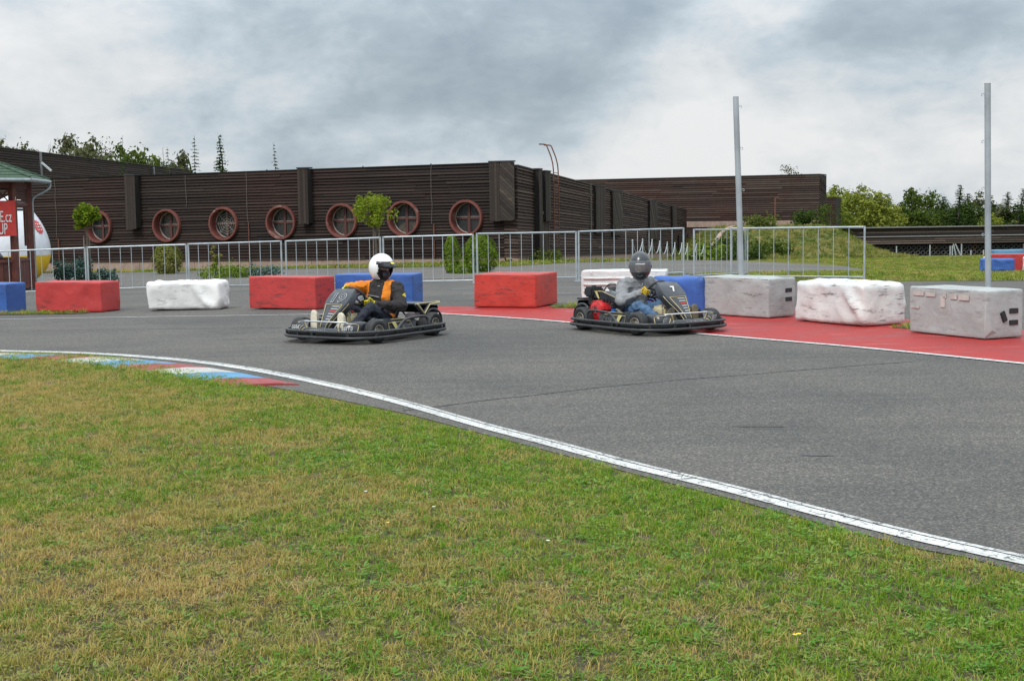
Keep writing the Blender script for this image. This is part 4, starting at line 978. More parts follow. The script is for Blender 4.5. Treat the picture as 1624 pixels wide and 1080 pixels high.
# ------------------------------------------------------------------ gazebo at the left edge
GC = Vector((-14.94, 37.76)); gz0 = terr(-14.9, 37.8)
gaz = empty('gazebo', (GC.x, GC.y, gz0), label='red-brown wooden hexagonal gazebo with green shingle roof and red banner, left edge', cat='gazebo')
M_gw = simple('red_brown_wood', (.115, .032, .022), .65, var=.35, scale=5, bump=.2); M_gwd = simple('dark_red_wood', (.075, .022, .016), .7, var=.3)
def m_shingle():
    m = NT('green_shingles'); p = m.pos(); m.base(m.ramp(m.noise(p, 22, 5, .7), [(.3, (.028, .060, .036)), (.7, (.065, .115, .070))])); m.rough(.9); m.bump(m.noise(p, 60, 3), .6, .01); return m.mat
M_sh = m_shingle(); M_gut = simple('zinc_gutter', (.30, .33, .34), .4, metal=.5, var=.15)
a0 = math.atan2(37.0 - GC.y, -13.1 - GC.x)
def hexp(r, k, z): a = a0 + k * math.pi / 3; return Vector((r * math.cos(a), r * math.sin(a), z))
EZ = 2.48 - gz0
for k in range(6):
    P = hexp(2.0, k, 0); rot = Matrix.Rotation(a0 + k * math.pi / 3, 3, 'Z')
    MB().box((P.x, P.y, EZ / 2), (.15, .15, EZ), rot).build('post', M_gw, gaz)
    A, B = hexp(1.96, k, 0), hexp(1.96, k + 1, 0); d = (B - A).normalized(); ln = (B - A).length; ang = math.atan2(d.y, d.x); R3 = Matrix.Rotation(ang, 3, 'Z'); mid = (A + B) / 2
    def bx3(s, z, l_, h_, t_, nm, mt, rr=0): return MB().box(mid + d * s + Vector((0, 0, z)), (l_, t_, h_), R3 @ Matrix.Rotation(rr, 3, 'Y')).build(nm, mt, gaz)
    nb = 9
    for i in range(nb): bx3(-ln / 2 + .1 + (ln - .2) * (i + .5) / nb, .43, (ln - .2) / nb - .012, .74, .035, 'panel_board', M_gw if i % 2 else M_gwd)
    bx3(0, .84, ln - .12, .07, .10, 'handrail', M_gw); bx3(0, .10, ln - .12, .08, .07, 'bottom_rail', M_gw)
    bx3(0, EZ - .12, ln - .12, .16, .09, 'beam', M_gw); bx3(0, EZ - .62, ln - .12, .09, .08, 'beam', M_gw)
    if k == 5:
        for i in range(8):
            for sgn in (-1, 1): bx3(-ln / 2 + .2 + i * .22, EZ - .39, .48, .03, .02, 'lattice_slat', M_gwd, sgn * R(48))
    if k == 0:
        for i in range(8): bx3(rnd.uniform(-.02, .02), EZ - .24 - .075 * i, ln - .14, .062, .02, 'louvre_slat', M_gwd)
        bx3(.55, EZ - 1.2, .05, 1.1, .05, 'inner_post', M_gw)
# roof: six shingled faces in courses
ap = EZ + .92
for k in range(6):
    mb = MB(); nc = 11
    for i in range(nc):
        t0, t1 = i / nc, (i + 1.25) / nc; t1 = min(t1, 1)
        r0, r1 = 2.62 * (1 - t0), 2.62 * (1 - t1)
        zz0, zz1 = EZ + .04 + (ap - EZ) * t0 + .03, EZ + .04 + (ap - EZ) * t1 + .004
        a, b, c, d_ = hexp(r0, k, zz0), hexp(r0, k + 1, zz0), hexp(r1, k + 1, zz1), hexp(r1, k, zz1)
        dn = Vector((0, 0, -.03)); mb.add([a, b, c, d_, a + dn, b + dn], [(0, 1, 2, 3), (4, 5, 1, 0)])
    mb.build('roof_face', M_sh, gaz)
    A, B = hexp(2.62, k, EZ + .0), hexp(2.62, k + 1, EZ)
    MB().tube([A, B], .055, 8).build('gutter', M_gut, gaz)
    a, b = hexp(2.58, k, EZ - .03), hexp(2.58, k + 1, EZ - .03); c, d_ = hexp(1.9, k + 1, EZ + .0), hexp(1.9, k, EZ + .0)
    MB().add([a, b, c, d_] + [p + Vector((0, 0, .02)) for p in (a, b, c, d_)], [(3, 2, 1, 0), (4, 5, 6, 7), (0, 1, 5, 4)]).build('soffit', simple('pale_soffit', (.45, .43, .42), .8) if k == 0 else M_gwd, gaz)
    MB().tube([hexp(2.62, k, EZ + .08), (0, 0, ap + .06)], .03, 6).build('ridge', M_sh, gaz)
e0, e1 = hexp(2.62, 1, EZ - .05), hexp(2.10, 1, 0)
pth = chaikin([e0, e0 + Vector((0, 0, -.12)), Vector((e0.x * .9, e0.y * .9, EZ - .32)), Vector((e1.x, e1.y, EZ - .42)), Vector((e1.x, e1.y, EZ - .8)), Vector((e1.x, e1.y, .1))], 2)
MB().tube(pth, .042, 8).build('downpipe', M_gut, gaz, True)
MB().prism([(hexp(1.9, k, 0).x, hexp(1.9, k, 0).y) for k in range(6)], -.3, .03).build('floor', M_gwd, gaz)

def text_mesh(s, size, mats, extrude=.002, name='lettering', shear=0.0, offset=0.0, sx=1.0):
    cu = bpy.data.curves.new('t', 'FONT'); cu.body = s; cu.size = size; cu.extrude = extrude; cu.align_x = 'CENTER'; cu.align_y = 'CENTER'; cu.shear = shear; cu.offset = offset; cu.resolution_u = 3
    o = bpy.data.objects.new('t', cu); col.objects.link(o); dg = bpy.context.evaluated_depsgraph_get(); dg.update()
    me = bpy.data.meshes.new_from_object(o.evaluated_get(dg)); me.name = name; bpy.data.objects.remove(o)
    for v_ in me.vertices: v_.co.x *= sx
    me.materials.clear(); me.materials.append(mats); return me
def place(name, me, parent, P, xdir, ydir, **k):
    X = Vector(xdir).normalized(); Y = (Vector(ydir) - X * Vector(ydir).dot(X)).normalized(); Z = X.cross(Y)
    o = bpy.data.objects.new(name, me); link(o, parent); m_ = Matrix((X, Y, Z)).transposed().to_4x4(); m_.translation = Vector(P); o.matrix_basis = m_; return tag(o, **k)
# banner hangs on the front-left face (k = 5: from vertex 5 to vertex 0)
A, B = hexp(2.10, 5, 0), hexp(2.10, 0, 0); d = (B - A).normalized(); out_ = Vector((d.y, -d.x, 0))
M_ban = simple('red_banner_cloth', (.60, .045, .035), .6, var=.12); M_wt = simple('white_print', (.80, .80, .78), .5, var=.03)
ban = empty('banner', Vector((GC.x, GC.y, gz0)), label='red banner with white letters hanging on the gazebo, cut by the left frame edge', cat='banner')
r1 = (B - A).length - .02; r0 = r1 - 1.7; zt, zb_ = 1.95 - gz0, 1.03 - gz0
nx_ = 24; vs = []
for j in range(9):
    for i in range(nx_ + 1):
        t = i / nx_; z = zb_ + (zt - zb_) * j / 8 + (-.05 if j == 0 else 0) * (1 - t); wv = .012 * math.sin(t * 9 + j * .5) + .006 * math.sin(t * 23)
        vs.append(A + d * (r0 + (r1 - r0) * t) + out_ * (.03 + wv) + Vector((0, 0, z)))
MB().add(vs, [(j * (nx_ + 1) + i, j * (nx_ + 1) + i + 1, (j + 1) * (nx_ + 1) + i + 1, (j + 1) * (nx_ + 1) + i) for j in range(8) for i in range(nx_)]).build('cloth', M_ban, ban, True)
for txt, z, s_ in (('E.cz', 1.52 - gz0, .42), ('UP', 1.20 - gz0, .42)):
    me = text_mesh(txt, s_, M_wt, .003, sx=.47)
    wmax = max(v_.co.x for v_ in me.vertices); place('lettering', me, ban, A + d * (r1 - .12 - wmax - (.12 if txt == 'UP' else 0)) + out_ * .055 + Vector((0, 0, z)), d, (0, 0, 1))
MB().tube([A + d * r1 + out_ * .03 + Vector((0, 0, zt)), B + Vector((0, 0, zt + .1))], .006, 4).build('tie_cord', M_wt, ban)

# inflatable advertising balloon behind the gazebo
ix, iy = -16.35, 46.0; iz = terr(ix, iy)
M_infw = simple('white_balloon_skin', (.62, .64, .68), .35, var=.06, coat=.3); M_infy = simple('yellow_balloon_skin', (.72, .46, .02), .4, var=.1)
inf = empty('advertising_balloon', (ix, iy, iz), label='big white egg-shaped inflatable balloon with yellow lower part behind the gazebo', cat='balloon')
def bprof(z):   # z 0..1
    return 1.20 * (math.sin(math.pi * min(1, z ** .72 * 1.0)) ** .62 if 0 < z < 1 else 0.0)
HB_ = 2.95
pr_ = [(max(.02, bprof(i / 24)), HB_ * i / 24) for i in range(25)]
MB().lathe([(r * 1.0, z) for r, z in pr_ if z <= 1.06 + .01] + [], 32).build('yellow_lower_part', M_infy, inf, True)
MB().lathe([(r, z) for r, z in pr_ if z >= 1.06 - .13], 32).build('white_upper_part', M_infw, inf, True)
em = MB(); n = 24; phi0 = math.atan2(-.27, .98)
def onb(du, dv, lift=.01):
    z = 1.90 + dv; a_ = phi0 + du / .98; r_ = bprof(z / HB_) + lift; return Vector((r_ * math.cos(a_), r_ * math.sin(a_), z))
ringp = [onb((.20 if i % 2 else .175) * math.cos(2 * math.pi * i / n), (.235 if i % 2 else .205) * math.sin(2 * math.pi * i / n)) for i in range(n)]
ring2 = [onb(.09 * math.cos(2 * math.pi * i / n), .11 * math.sin(2 * math.pi * i / n), .012) for i in range(n)]
em.add(ringp + ring2 + [onb(0, 0, .013)], [(i, (i + 1) % n, n + (i + 1) % n, n + i) for i in range(n)] + [(n + i, n + (i + 1) % n, 2 * n) for i in range(n)]); eo = em.build('round_emblem', simple('emblem_red', (.55, .05, .05), .5), inf)
for i in range(3):
    MB().tube([onb(-.12 + .04 * j, .09 - .09 * i + .02 * math.sin(j * 2.2 + i), .02) for j in range(7)], .009, 4).build('emblem_stroke', M_wt, eo)
fg = empty('rubbish_bin', (-14.75, 39.9, terr(-14.75, 39.9)), label='dark covered bin standing inside the gazebo', cat='bin')
MB().lathe([(.02, 0), (.22, 0), (.26, .85), (.25, .88), (.02, .90)], 14).build('body', simple('dark_plastic', (.02, .022, .03), .5), fg); MB().lathe([(.27, .88), (.27, .95), (.15, 1.12), (.01, 1.15)], 14).build('lid', simple('dark_lid', (.025, .03, .05), .4), fg)

# ------------------------------------------------------------------ trees and shrubs
def m_leaf(name, stops, trans=.3, sc1=2.5, sc2=.6, orange=None):
    m = NT(name); p = m.pos(); oi = m.n('ShaderNodeObjectInfo')
    f = m.math('ADD', m.math('MULTIPLY', m.noise(p, sc1, 5, .75), .75), m.math('MULTIPLY', m.noise(p, sc2, 3, .6), .25))
    f = m.math('ADD', f, m.math('MULTIPLY', m.math('SUBTRACT', oi.outputs['Random'], .5), .14))
    c = m.ramp(f, stops)
    if orange: c = m.mix(m.ramp(m.noise(p, sc1 * 1.7, 3, .6), [(.60, (0, 0, 0)), (.68, (.75,) * 3)]), c, orange)
    d = m.n('ShaderNodeBsdfDiffuse'); t = m.n('ShaderNodeBsdfTranslucent'); m.l(c, d.inputs[0]); m.l(c, t.inputs[0])
    a = m.n('ShaderNodeMixShader'); a.inputs[0].default_value = trans; m.l(d.outputs[0], a.inputs[1]); m.l(t.outputs[0], a.inputs[2]); m.l(a.outputs[0], m.t.nodes['Material Output'].inputs[0]); return m.mat
L_dark = m_leaf('dark_foliage', [(.3, (.020, .042, .012)), (.5, (.045, .075, .018)), (.68, (.085, .115, .030))], sc1=1.6)
L_mid = m_leaf('mid_foliage', [(.3, (.040, .068, .014)), (.5, (.085, .120, .024)), (.68, (.155, .180, .045))], sc1=1.6)
L_light = m_leaf('light_foliage', [(.3, (.10, .135, .020)), (.5, (.20, .235, .038)), (.7, (.32, .33, .075))], sc1=1.4, orange=(.34, .30, .06))
L_grey = m_leaf('grey_green_foliage', [(.3, (.055, .070, .035)), (.5, (.105, .115, .055)), (.7, (.15, .16, .085))], sc1=1.4, orange=(.16, .10, .04))
L_con = m_leaf('conifer_needles', [(.3, (.022, .046, .016)), (.5, (.045, .080, .026)), (.7, (.065, .100, .035))], .15, sc1=2)
L_blue = m_leaf('blue_spruce_needles', [(.3, (.030, .062, .050)), (.5, (.065, .115, .095)), (.7, (.13, .19, .165))], .15, sc1=7)
L_maple = m_leaf('maple_leaves', [(.3, (.075, .135, .012)), (.5, (.165, .245, .022)), (.7, (.30, .34, .045))], .4, sc1=9, orange=(.34, .16, .03))
L_cyp = m_leaf('cypress_foliage', [(.3, (.055, .105, .012)), (.5, (.120, .185, .022)), (.7, (.20, .26, .045))], .25, sc1=10)
L_cypd = m_leaf('dry_cypress_foliage', [(.3, (.08, .11, .02)), (.5, (.16, .17, .04)), (.7, (.26, .22, .08))], .25, sc1=10)
M_bark = simple('bark', (.085, .068, .052), .9, var=.4, scale=20, bump=.4); M_barkl = simple('pale_stake', (.20, .16, .125), .8, var=.3)
def rdir(r_):
    z = r_.uniform(-1, 1); a = r_.uniform(0, 6.283); s = math.sqrt(1 - z * z); return Vector((s * math.cos(a), s * math.sin(a), z))
def leaf(mb, p, n_, s_, r_, ar=.62):
    u = n_.orthogonal().normalized(); a = r_.uniform(0, 6.283); v_ = n_.cross(u); u, v_ = u * math.cos(a) + v_ * math.sin(a), v_ * math.cos(a) - u * math.sin(a)
    mb.add([p - u * s_, p - v_ * s_ * ar + n_ * s_ * .15, p + u * s_, p + v_ * s_ * ar + n_ * s_ * .15], [(0, 1, 2, 3)])
def crown(name, mat, rx, rz, zc, clumps, per, ls, seed, cr=.33, bottom=0.0):
    r_ = random.Random(seed); mb = MB()
    for i in range(clumps):
        d = rdir(r_); t = r_.random() ** .45; c = Vector((d.x * rx * t, d.y * rx * t, zc + d.z * rz * t)); q = rx * cr * r_.uniform(.55, 1.25)
        for j in range(int(per * r_.uniform(.6, 1.3))):
            e_ = rdir(r_); p = c + e_ * q * r_.random() ** .4
            if p.z < bottom: continue
            leaf(mb, p, (e_ + Vector((0, 0, .5)) + rdir(r_) * .8).normalized(), ls * r_.uniform(.6, 1.3), r_)
    return mb.mesh(name, mat)
def conifer(name, mat, h, r, seed, tiers=26, ls=.16, thin=1.0, start=.04):
    r_ = random.Random(seed); mb = MB()
    for i in range(tiers):
        t = start + (1 - start) * i / tiers; z = h * t; rr = r * (1 - t) ** .85 * r_.uniform(.75, 1.2) + .04 * r
        nb = max(4, int(9 * (1 - t * .5) * thin))
        for b in range(nb):
            a = r_.uniform(0, 6.283); d = Vector((math.cos(a), math.sin(a), 0)); ln = rr * r_.uniform(.6, 1.1)
            k = max(2, int(ln / (ls * .55)))
            for s_ in range(k):
                f = (s_ + .6) / k; p = d * ln * f + Vector((0, 0, z - .30 * ln * f + .12 * ln * f * f))
                leaf(mb, p + rdir(r_) * ls * .35, (Vector((0, 0, 1)) + rdir(r_) * .7).normalized(), ls * (1.1 - .4 * f) * r_.uniform(.7, 1.2), r_, .5)
    return mb.mesh(name, mat)
def trunk_mesh(h, r, seed, limbs=5, spread=.4, start=.35):
    r_ = random.Random(seed); mb = MB(); pts = [(r_.uniform(-.02, .02) * h * t, r_.uniform(-.02, .02) * h * t, h * t) for t in (0, .2, .4, .6, .8, 1)]
    mb.tube(pts, [r * (1 - .8 * t) for t in (0, .2, .4, .6, .8, 1)], 8)
    for i in range(limbs):
        t = start + (1 - start) * i / limbs; a = r_.uniform(0, 6.283); l_ = spread * h * r_.uniform(.5, 1) * (1.1 - t)
        b = Vector((0, 0, h * t)); d = Vector((math.cos(a), math.sin(a), .9)); mb.tube([b, b + d * l_ * .5, b + Vector((d.x, d.y, 1.4)) * l_], [r * .4 * (1.1 - t), r * .3 * (1.1 - t), r * .08], 5)
    return mb.mesh('trunk', M_bark)
# variants shared by the background trees; heights are 1 unit = 1 metre, about 8 m tall
VAR = {}
def variant(key, mk): 
    if key not in VAR: VAR[key] = mk()
    return VAR[key]
def bg_tree(kind, x, y, top, width, label, seed, z0=None, group='trees in the background', name=None):
    zg = terr(x, y) if z0 is None else z0; h = top - zg; v_ = seed % 3
    if kind == 'spruce':
        cm_ = variant(('c', v_), lambda: conifer('crown', L_con, 8, 2.0, 100 + v_, 44, .125, 1.2)); tm = variant(('ct', v_), lambda: trunk_mesh(7.8, .13, v_, 0))
        sx = width / 2.0; nm = name or 'spruce_tree'
    elif kind == 'thin':
        cm_ = variant(('th', v_), lambda: conifer('crown', L_con, 8, 1.5, 200 + v_, 34, .085, .8, .15)); tm = variant(('tht', v_), lambda: trunk_mesh(8.0, .055, v_, 0)); sx = width / 1.5; nm = name or 'young_spruce_tree'
    elif kind == 'bare':
        cm_ = variant(('ba', v_), lambda: crown('crown', L_grey, 1.7, 2.9, 5.0, 40, 26, .12, 500 + v_, .38)); tm = variant(('bat', v_), lambda: trunk_mesh(7.8, .07, v_ + 70, 16, .33, .3)); sx = width / 3.2; nm = name or 'birch_tree'
    else:
        mt = {'dark': L_dark, 'mid': L_mid, 'light': L_light, 'grey': L_grey}[kind]
        cm_ = variant((kind, v_), lambda: crown('crown', mt, 2.3, 3.7, 4.2, 60, 56, .18, 300 + v_ + hash(kind[0]) % 1, .40, .2)); tm = variant(('dt', v_), lambda: trunk_mesh(6.5, .14, v_ + 20, 7)); sx = width / 4.6
        nm = name or 'broadleaf_tree'
    t = empty(nm, (x, y, zg - .1), seed * 1.7, label=label, cat='tree', group=group)
    sz = h / 8.0; t.scale = (sx, sx, sz)
    inst('crown', cm_, t); inst('trunk', tm, t); return t
def W(px, Y): return (px - 812) / 2217 * Y
def ZT(px, row, Y): return 1.5 + ((334 - .0148 * (px - 812)) - row) / 2217 * Y
right = [('light', 1314, 306, 50, 128), ('light', 1322, 296, 60, 138), ('light', 1348, 300, 55, 146), ('light', 1368, 291, 60, 141), ('light', 1392, 305, 55, 137), ('mid', 1333, 312, 60, 152), ('light', 1410, 312, 45, 138), ('mid', 1385, 318, 60, 150), ('bare', 1367, 284, 30, 150),
         ('dark', 1432, 318, 55, 152), ('mid', 1448, 300, 62, 148), ('mid', 1474, 303, 58, 150), ('dark', 1500, 318, 50, 146), ('spruce', 1410, 305, 40, 158), ('spruce', 1497, 309, 45, 150), ('spruce', 1522, 291, 42, 160), ('dark', 1530, 322, 55, 145), ('spruce', 1536, 304, 40, 155),
         ('grey', 1553, 301, 50, 158), ('spruce', 1519, 322, 36, 140), ('dark', 1572, 318, 50, 152), ('spruce', 1598, 302, 45, 150), ('spruce', 1622, 297, 45, 152), ('grey', 1590, 325, 60, 148), ('dark', 1615, 322, 60, 147), ('mid', 1645, 310, 60, 150), ('dark', 1672, 305, 60, 150), ('spruce', 1660, 298, 45, 156), ('light', 1572, 338, 40, 140), ('mid', 1462, 330, 60, 141)]
adj = {'light': 'pale yellow-green bushy tree', 'mid': 'mid-green rounded tree', 'dark': 'dark green dense tree', 'grey': 'dull grey-green tree', 'spruce': 'dark pointed spruce', 'bare': 'sparse thin-topped birch', 'thin': 'spindly young spruce'}
cnt = {}
refs = [(1340, 'just right of the faded timber building'), (1372, 'behind the right end of the grass mound'), (1405, 'above the right toe of the mound'), (1460, 'behind the left part of the low parapet'), (1510, 'behind the middle of the low parapet'), (1565, 'just left of the right tall pole'), (1605, 'just right of the right tall pole'), (1700, 'at the right frame edge')]
def lab_of(kind, px_, refs_, used_):
    for r_, t in refs_:
        if px_ <= r_: break
    base = f'{adj[kind]} {t}'; used_[base] = used_.get(base, 0) + 1
    n_ = used_[base]; return base if n_ == 1 else base + (', the one further right' if n_ == 2 else ', the rightmost of three')
for i, (kind, px_, row, wpx, Y) in enumerate(right): bg_tree(kind, W(px_, Y), Y, ZT(px_, row + 0, Y), wpx * 1.15 / 2217 * Y, lab_of(kind, px_, refs, cnt), i)
left = [('grey', 8, 222, 50, 200), ('grey', 45, 233, 40, 196), ('bare', 88, 228, 34, 190), ('grey', 120, 221, 42, 205), ('grey', 158, 226, 45, 198), ('mid', 196, 231, 52, 190), ('bare', 175, 228, 30, 185), ('mid', 236, 240, 44, 186), ('bare', 268, 233, 30, 184), ('grey', 296, 247, 40, 190), ('mid', 215, 246, 50, 184), ('grey', 66, 238, 44, 200), ('grey', 140, 240, 50, 190), ('grey', -25, 222, 50, 200), ('mid', 262, 252, 40, 188)]
refs2 = [(20, 'above the high wall at the left frame edge'), (75, 'above the high wall left of its grey lamp'), (130, 'above the left half of the high wall'), (180, 'above the middle of the high wall'), (225, 'above the high wall where it slopes away'), (300, 'above the right end of the high wall')]
for i, (kind, px_, row, wpx, Y) in enumerate(left): bg_tree(kind, W(px_, Y), Y, ZT(px_, row - 3, Y), wpx * 1.7 / 2217 * Y, lab_of(kind, px_, refs2, cnt), i + 40, group='trees behind the high wall')
for i, (px_, row, wpx, Y, kd, lb) in enumerate(((317, 215, 34, 105, 'thin', 'spindly young spruce rising over the long hall, left of the denser one'), (358, 211, 44, 98, 'spruce', 'dense young spruce rising over the roof of the long hall'), (443, 225, 26, 100, 'thin', 'lone small spruce over the middle of the long hall roof'), (203, 214, 26, 100, 'thin', 'thin bare-topped spruce over the left part of the long hall'), (274, 232, 26, 104, 'thin', 'low spindly spruce between the high wall end and the hall roof'))):
    bg_tree(kd, W(px_, Y), Y, ZT(px_, row, Y), wpx / 2217 * Y, lb, i + 60, group='young spruces behind the hall')

def small_tree(x, y, crx, crz, zc, seed, lab, lean=0):
    z0 = terr(x, y); t = empty('maple_tree', (x, y, z0), label=lab, cat='tree', group='small globe maples before the hall'); zc -= z0
    cm_ = crown('crown', L_maple, crx * 1.0, crz * 1.02, zc, 34, 52, .058, seed, .34)
    o = inst('crown', cm_, t)
    r_ = random.Random(seed); tb = MB(); pts = [Vector((lean * (1 - k / 5), 0, zc * k / 5)) + Vector((r_.uniform(-.015, .015), r_.uniform(-.015, .015), 0)) for k in range(6)]
    tb.tube(pts, [.05, .045, .042, .038, .03, .02], 8)
    for i in range(7):
        d = rdir(r_); d.z = abs(d.z) * .6 + .1; b = pts[4]; tb.tube([b, b + d * crx * .45, b + d * crx * .8], [.016, .010, .004], 5)
    tb.build('trunk', M_bark, t)
    for dx in (-.10, .12): MB().tube([(dx, .08, 0), (dx * .8, .08, zc * .72)], .022, 6).build('stake', M_barkl, t)
    MB().tube([(-.10, .08, zc * .55), (.10, .08, zc * .56)], .012, 5).build('tie', M_barkl, t)
small_tree(-4.42, 46.0, .66, .50, 1.62, 71, 'small round-crowned maple with yellow-green leaves above the white helmet')
small_tree(-14.55, 48.0, .48, .38, 1.50, 72, 'small maple at the left, in front of the leftmost round window', .12)
def shrub(name, x, y, rx, rz, mat, lab, seed, clumps=30, per=40, ls=.05, zc=None, cat='shrub', tri=None):
    z0 = terr(x, y); t = empty(name, (x, y, z0), label=lab, cat=cat)
    me = tri or crown('foliage', mat, rx, rz, zc if zc else rz * .95, clumps, per, ls, seed, .36, .01); inst('foliage', me, t)
    MB().tube([(0, 0, 0), (.02, 0, rz * .9)], [.03, .01], 6).build('stem', M_bark, t); return t
def colshrub(h, r, n, ls, mat, seed, top=.35):
    r_ = random.Random(seed); mb = MB()
    for i in range(n):
        t = r_.random(); a = r_.uniform(0, 6.283); rr = r * (math.sin(math.pi * (t * .86 + .10)) ** .55) * (.72 + .28 * r_.random() ** .4) * (1 + .14 * math.sin(a * 5 + t * 9))
        d = Vector((math.cos(a), math.sin(a), 0)); p = d * rr + Vector((0, 0, h * t)); leaf(mb, p, (d + Vector((0, 0, .5)) + rdir(r_) * .6).normalized(), ls * r_.uniform(.6, 1.3), r_, .45)
    return mb.mesh('foliage', mat)
shrub('thuja_shrub', -1.07, 48.0, .62, .60, L_cyp, 'round bright green thuja ball right of the slim one, behind the fence', 81, tri=colshrub(1.26, .63, 2600, .05, L_cyp, 81))
shrub('thuja_shrub', -1.96, 46.5, .28, .62, L_cyp, 'slim upright thuja just left of the round one behind the fence', 82, tri=colshrub(1.22, .29, 1500, .045, L_cyp, 82))
shrub('cypress_shrub', -14.55, 59.3, .62, .60, L_cypd, 'feathery yellow-green cypress under the second round window', 83, tri=colshrub(1.25, .62, 1700, .07, L_cypd, 83))
shrub('cypress_shrub', -21.6, 62.9, .8, .7, L_cypd, 'yellowish bush beside the balloon at the foot of the hall', 84, tri=colshrub(1.3, .8, 1700, .08, L_cypd, 84))
shrub('blue_spruce_shrub', -14.85, 47.6, .72, .42, L_blue, 'spreading blue-grey spruce shrub behind the second fence panel', 85, 44, 46, .055, .40)
shrub('blue_spruce_shrub', -13.9, 47.9, .42, .26, L_blue, 'low blue-grey spruce tuft right beside the spreading one', 86, 22, 40, .05, .25)
shrub('juniper_shrub', -10.2, 49.9, .95, .20, L_cyp, 'flat spreading juniper on the verge below the fourth window', 87, 44, 36, .05, .18)
shrub('juniper_shrub', -8.9, 50.3, .7, .16, L_blue, 'flat bluish juniper just right of the green one', 88, 30, 32, .05, .15)
shrub('sapling_shrub', -12.15, 57.5, .28, .60, L_cypd, 'thin straggly sapling under the third round window', 89, 14, 22, .07, .65)
shrub('weed_shrub', -1.55, 45.2, .50, .20, L_cyp, 'low weedy clump at the foot of the thujas', 90, 24, 30, .045, .14)
shrub('weed_shrub', 1.6, 63.6, .8, .28, L_mid, 'weeds at the foot of the wing beside its door', 91, 22, 30, .07, .22)
for i, (px_, Y, rx, rz, mat, lab) in enumerate(((1143, 88, 1.0, .75, L_mid, 'dark green bush on the left slope of the mound'), (1120, 84, 1.2, .6, L_cyp, 'low bright bush at the left foot of the mound'), (1165, 94, 1.4, .7, L_dark, 'bush at the crest of the mound edging'), (1205, 108, 1.3, .7, L_mid, 'bush on the mound crest before the faded building'), (1275, 112, 1.2, .9, L_dark, 'dark bush on the mound crest under the faded building'),
                                                (1318, 116, 1.8, 2.0, L_mid, 'tall bush at the right corner of the faded building'), (1230, 90, 1.6, .5, L_mid, 'dark weed clump in the middle of the mound slope'), (1180, 86, 1.5, .45, L_dark, 'dark weed clump low on the mound, left side'))):
    x = W(px_, Y); z0 = mound_h(x, Y); t = empty('bush', (x, Y, z0 - .1), label=lab, cat='bush', group='bushes on the mound')
    inst('foliage', crown('foliage', mat, rx, rz, rz * .7, 30, 36, .11, 400 + i, .36, .0), t); MB().tube([(0, 0, 0), (0, 0, rz)], .04, 5).build('stem', M_bark, t)
t = empty('rooftop_weed', (23.9, 119.4, 4.15), label='small weed sprouting on the roof edge of the faded building', cat='plant')
inst('foliage', crown('foliage', L_grey, .9, .45, .4, 12, 12, .09, 95, .4), t); MB().tube([(0, 0, 0), (0, 0, .5)], .03, 5).build('stem', M_bark, t)
mt_ = empty('dark_hut', (W(1560, 150), 165, ZT(1560, 352, 165) - 1), label='tiny pale green hut glimpsed between the far trees', cat='hut')
MB().box((0, 0, .6), (2.0, 1.5, 1.6)).build('wall', simple('pale_green_sheet', (.20, .30, .25), .6), mt_); MB().box((-1.6, -.4, .2), (1.2, .8, .6)).build('annex', simple('pale_sheet', (.45, .47, .45), .6), mt_)
# yellow and white lawn flowers
M_yel = simple('yellow_petal', (.75, .50, .02), .5, var=.05); M_pet = simple('white_petal', (.75, .75, .72), .5, var=.05)
fl = [(1274, 1033, M_yel, 'yellow'), (1268, 1034, M_yel, 'yellow'), (686, 826, M_pet, 'white'), (352, 718, M_yel, 'yellow'), (580, 795, M_pet, 'white'), (622, 848, M_yel, 'yellow'), (400, 672, M_pet, 'white'), (868, 884, M_pet, 'white')]
flp = [(.95, 4.61), (.935, 4.60), (-.40, 6.75), (-1.75, 8.55), (-.78, 7.2), (-.60, 6.45), (-1.84, 9.7), (.14, 6.0)]
fll = ['right one of the yellow flower pair near the bottom right of the lawn', 'left one of the yellow flower pair near the bottom right of the lawn', 'tiny white flower in the middle of the lawn', 'tiny yellow flower in the left part of the lawn', 'small white flower left of the middle of the lawn', 'tiny yellow flower left of the lawn centre', 'small white flower in the far left lawn', 'small white flower right of the lawn centre']
for (a, b, mt, _), (x, y), lb in zip(fl, flp, fll):
    t = empty('lawn_flower', (x, y, 0), label=lb, cat='flower', group='small flowers in the lawn')
    h = rnd.uniform(.05, .065); MB().tube([(0, 0, 0), (.004, 0, h)], .0012, 5).build('stem', G_green, t)
    q = MB()
    for k in range(9):
        a_ = k * .698; d = Vector((math.cos(a_), math.sin(a_), .35)) * .010; s_ = Vector((-math.sin(a_), math.cos(a_), 0)) * .003; c = Vector((.004, 0, h)); q.add([c, c + d * .6 - s_, c + d, c + d * .6 + s_], [(0, 1, 2, 3)])
    q.build('petals', mt, t)
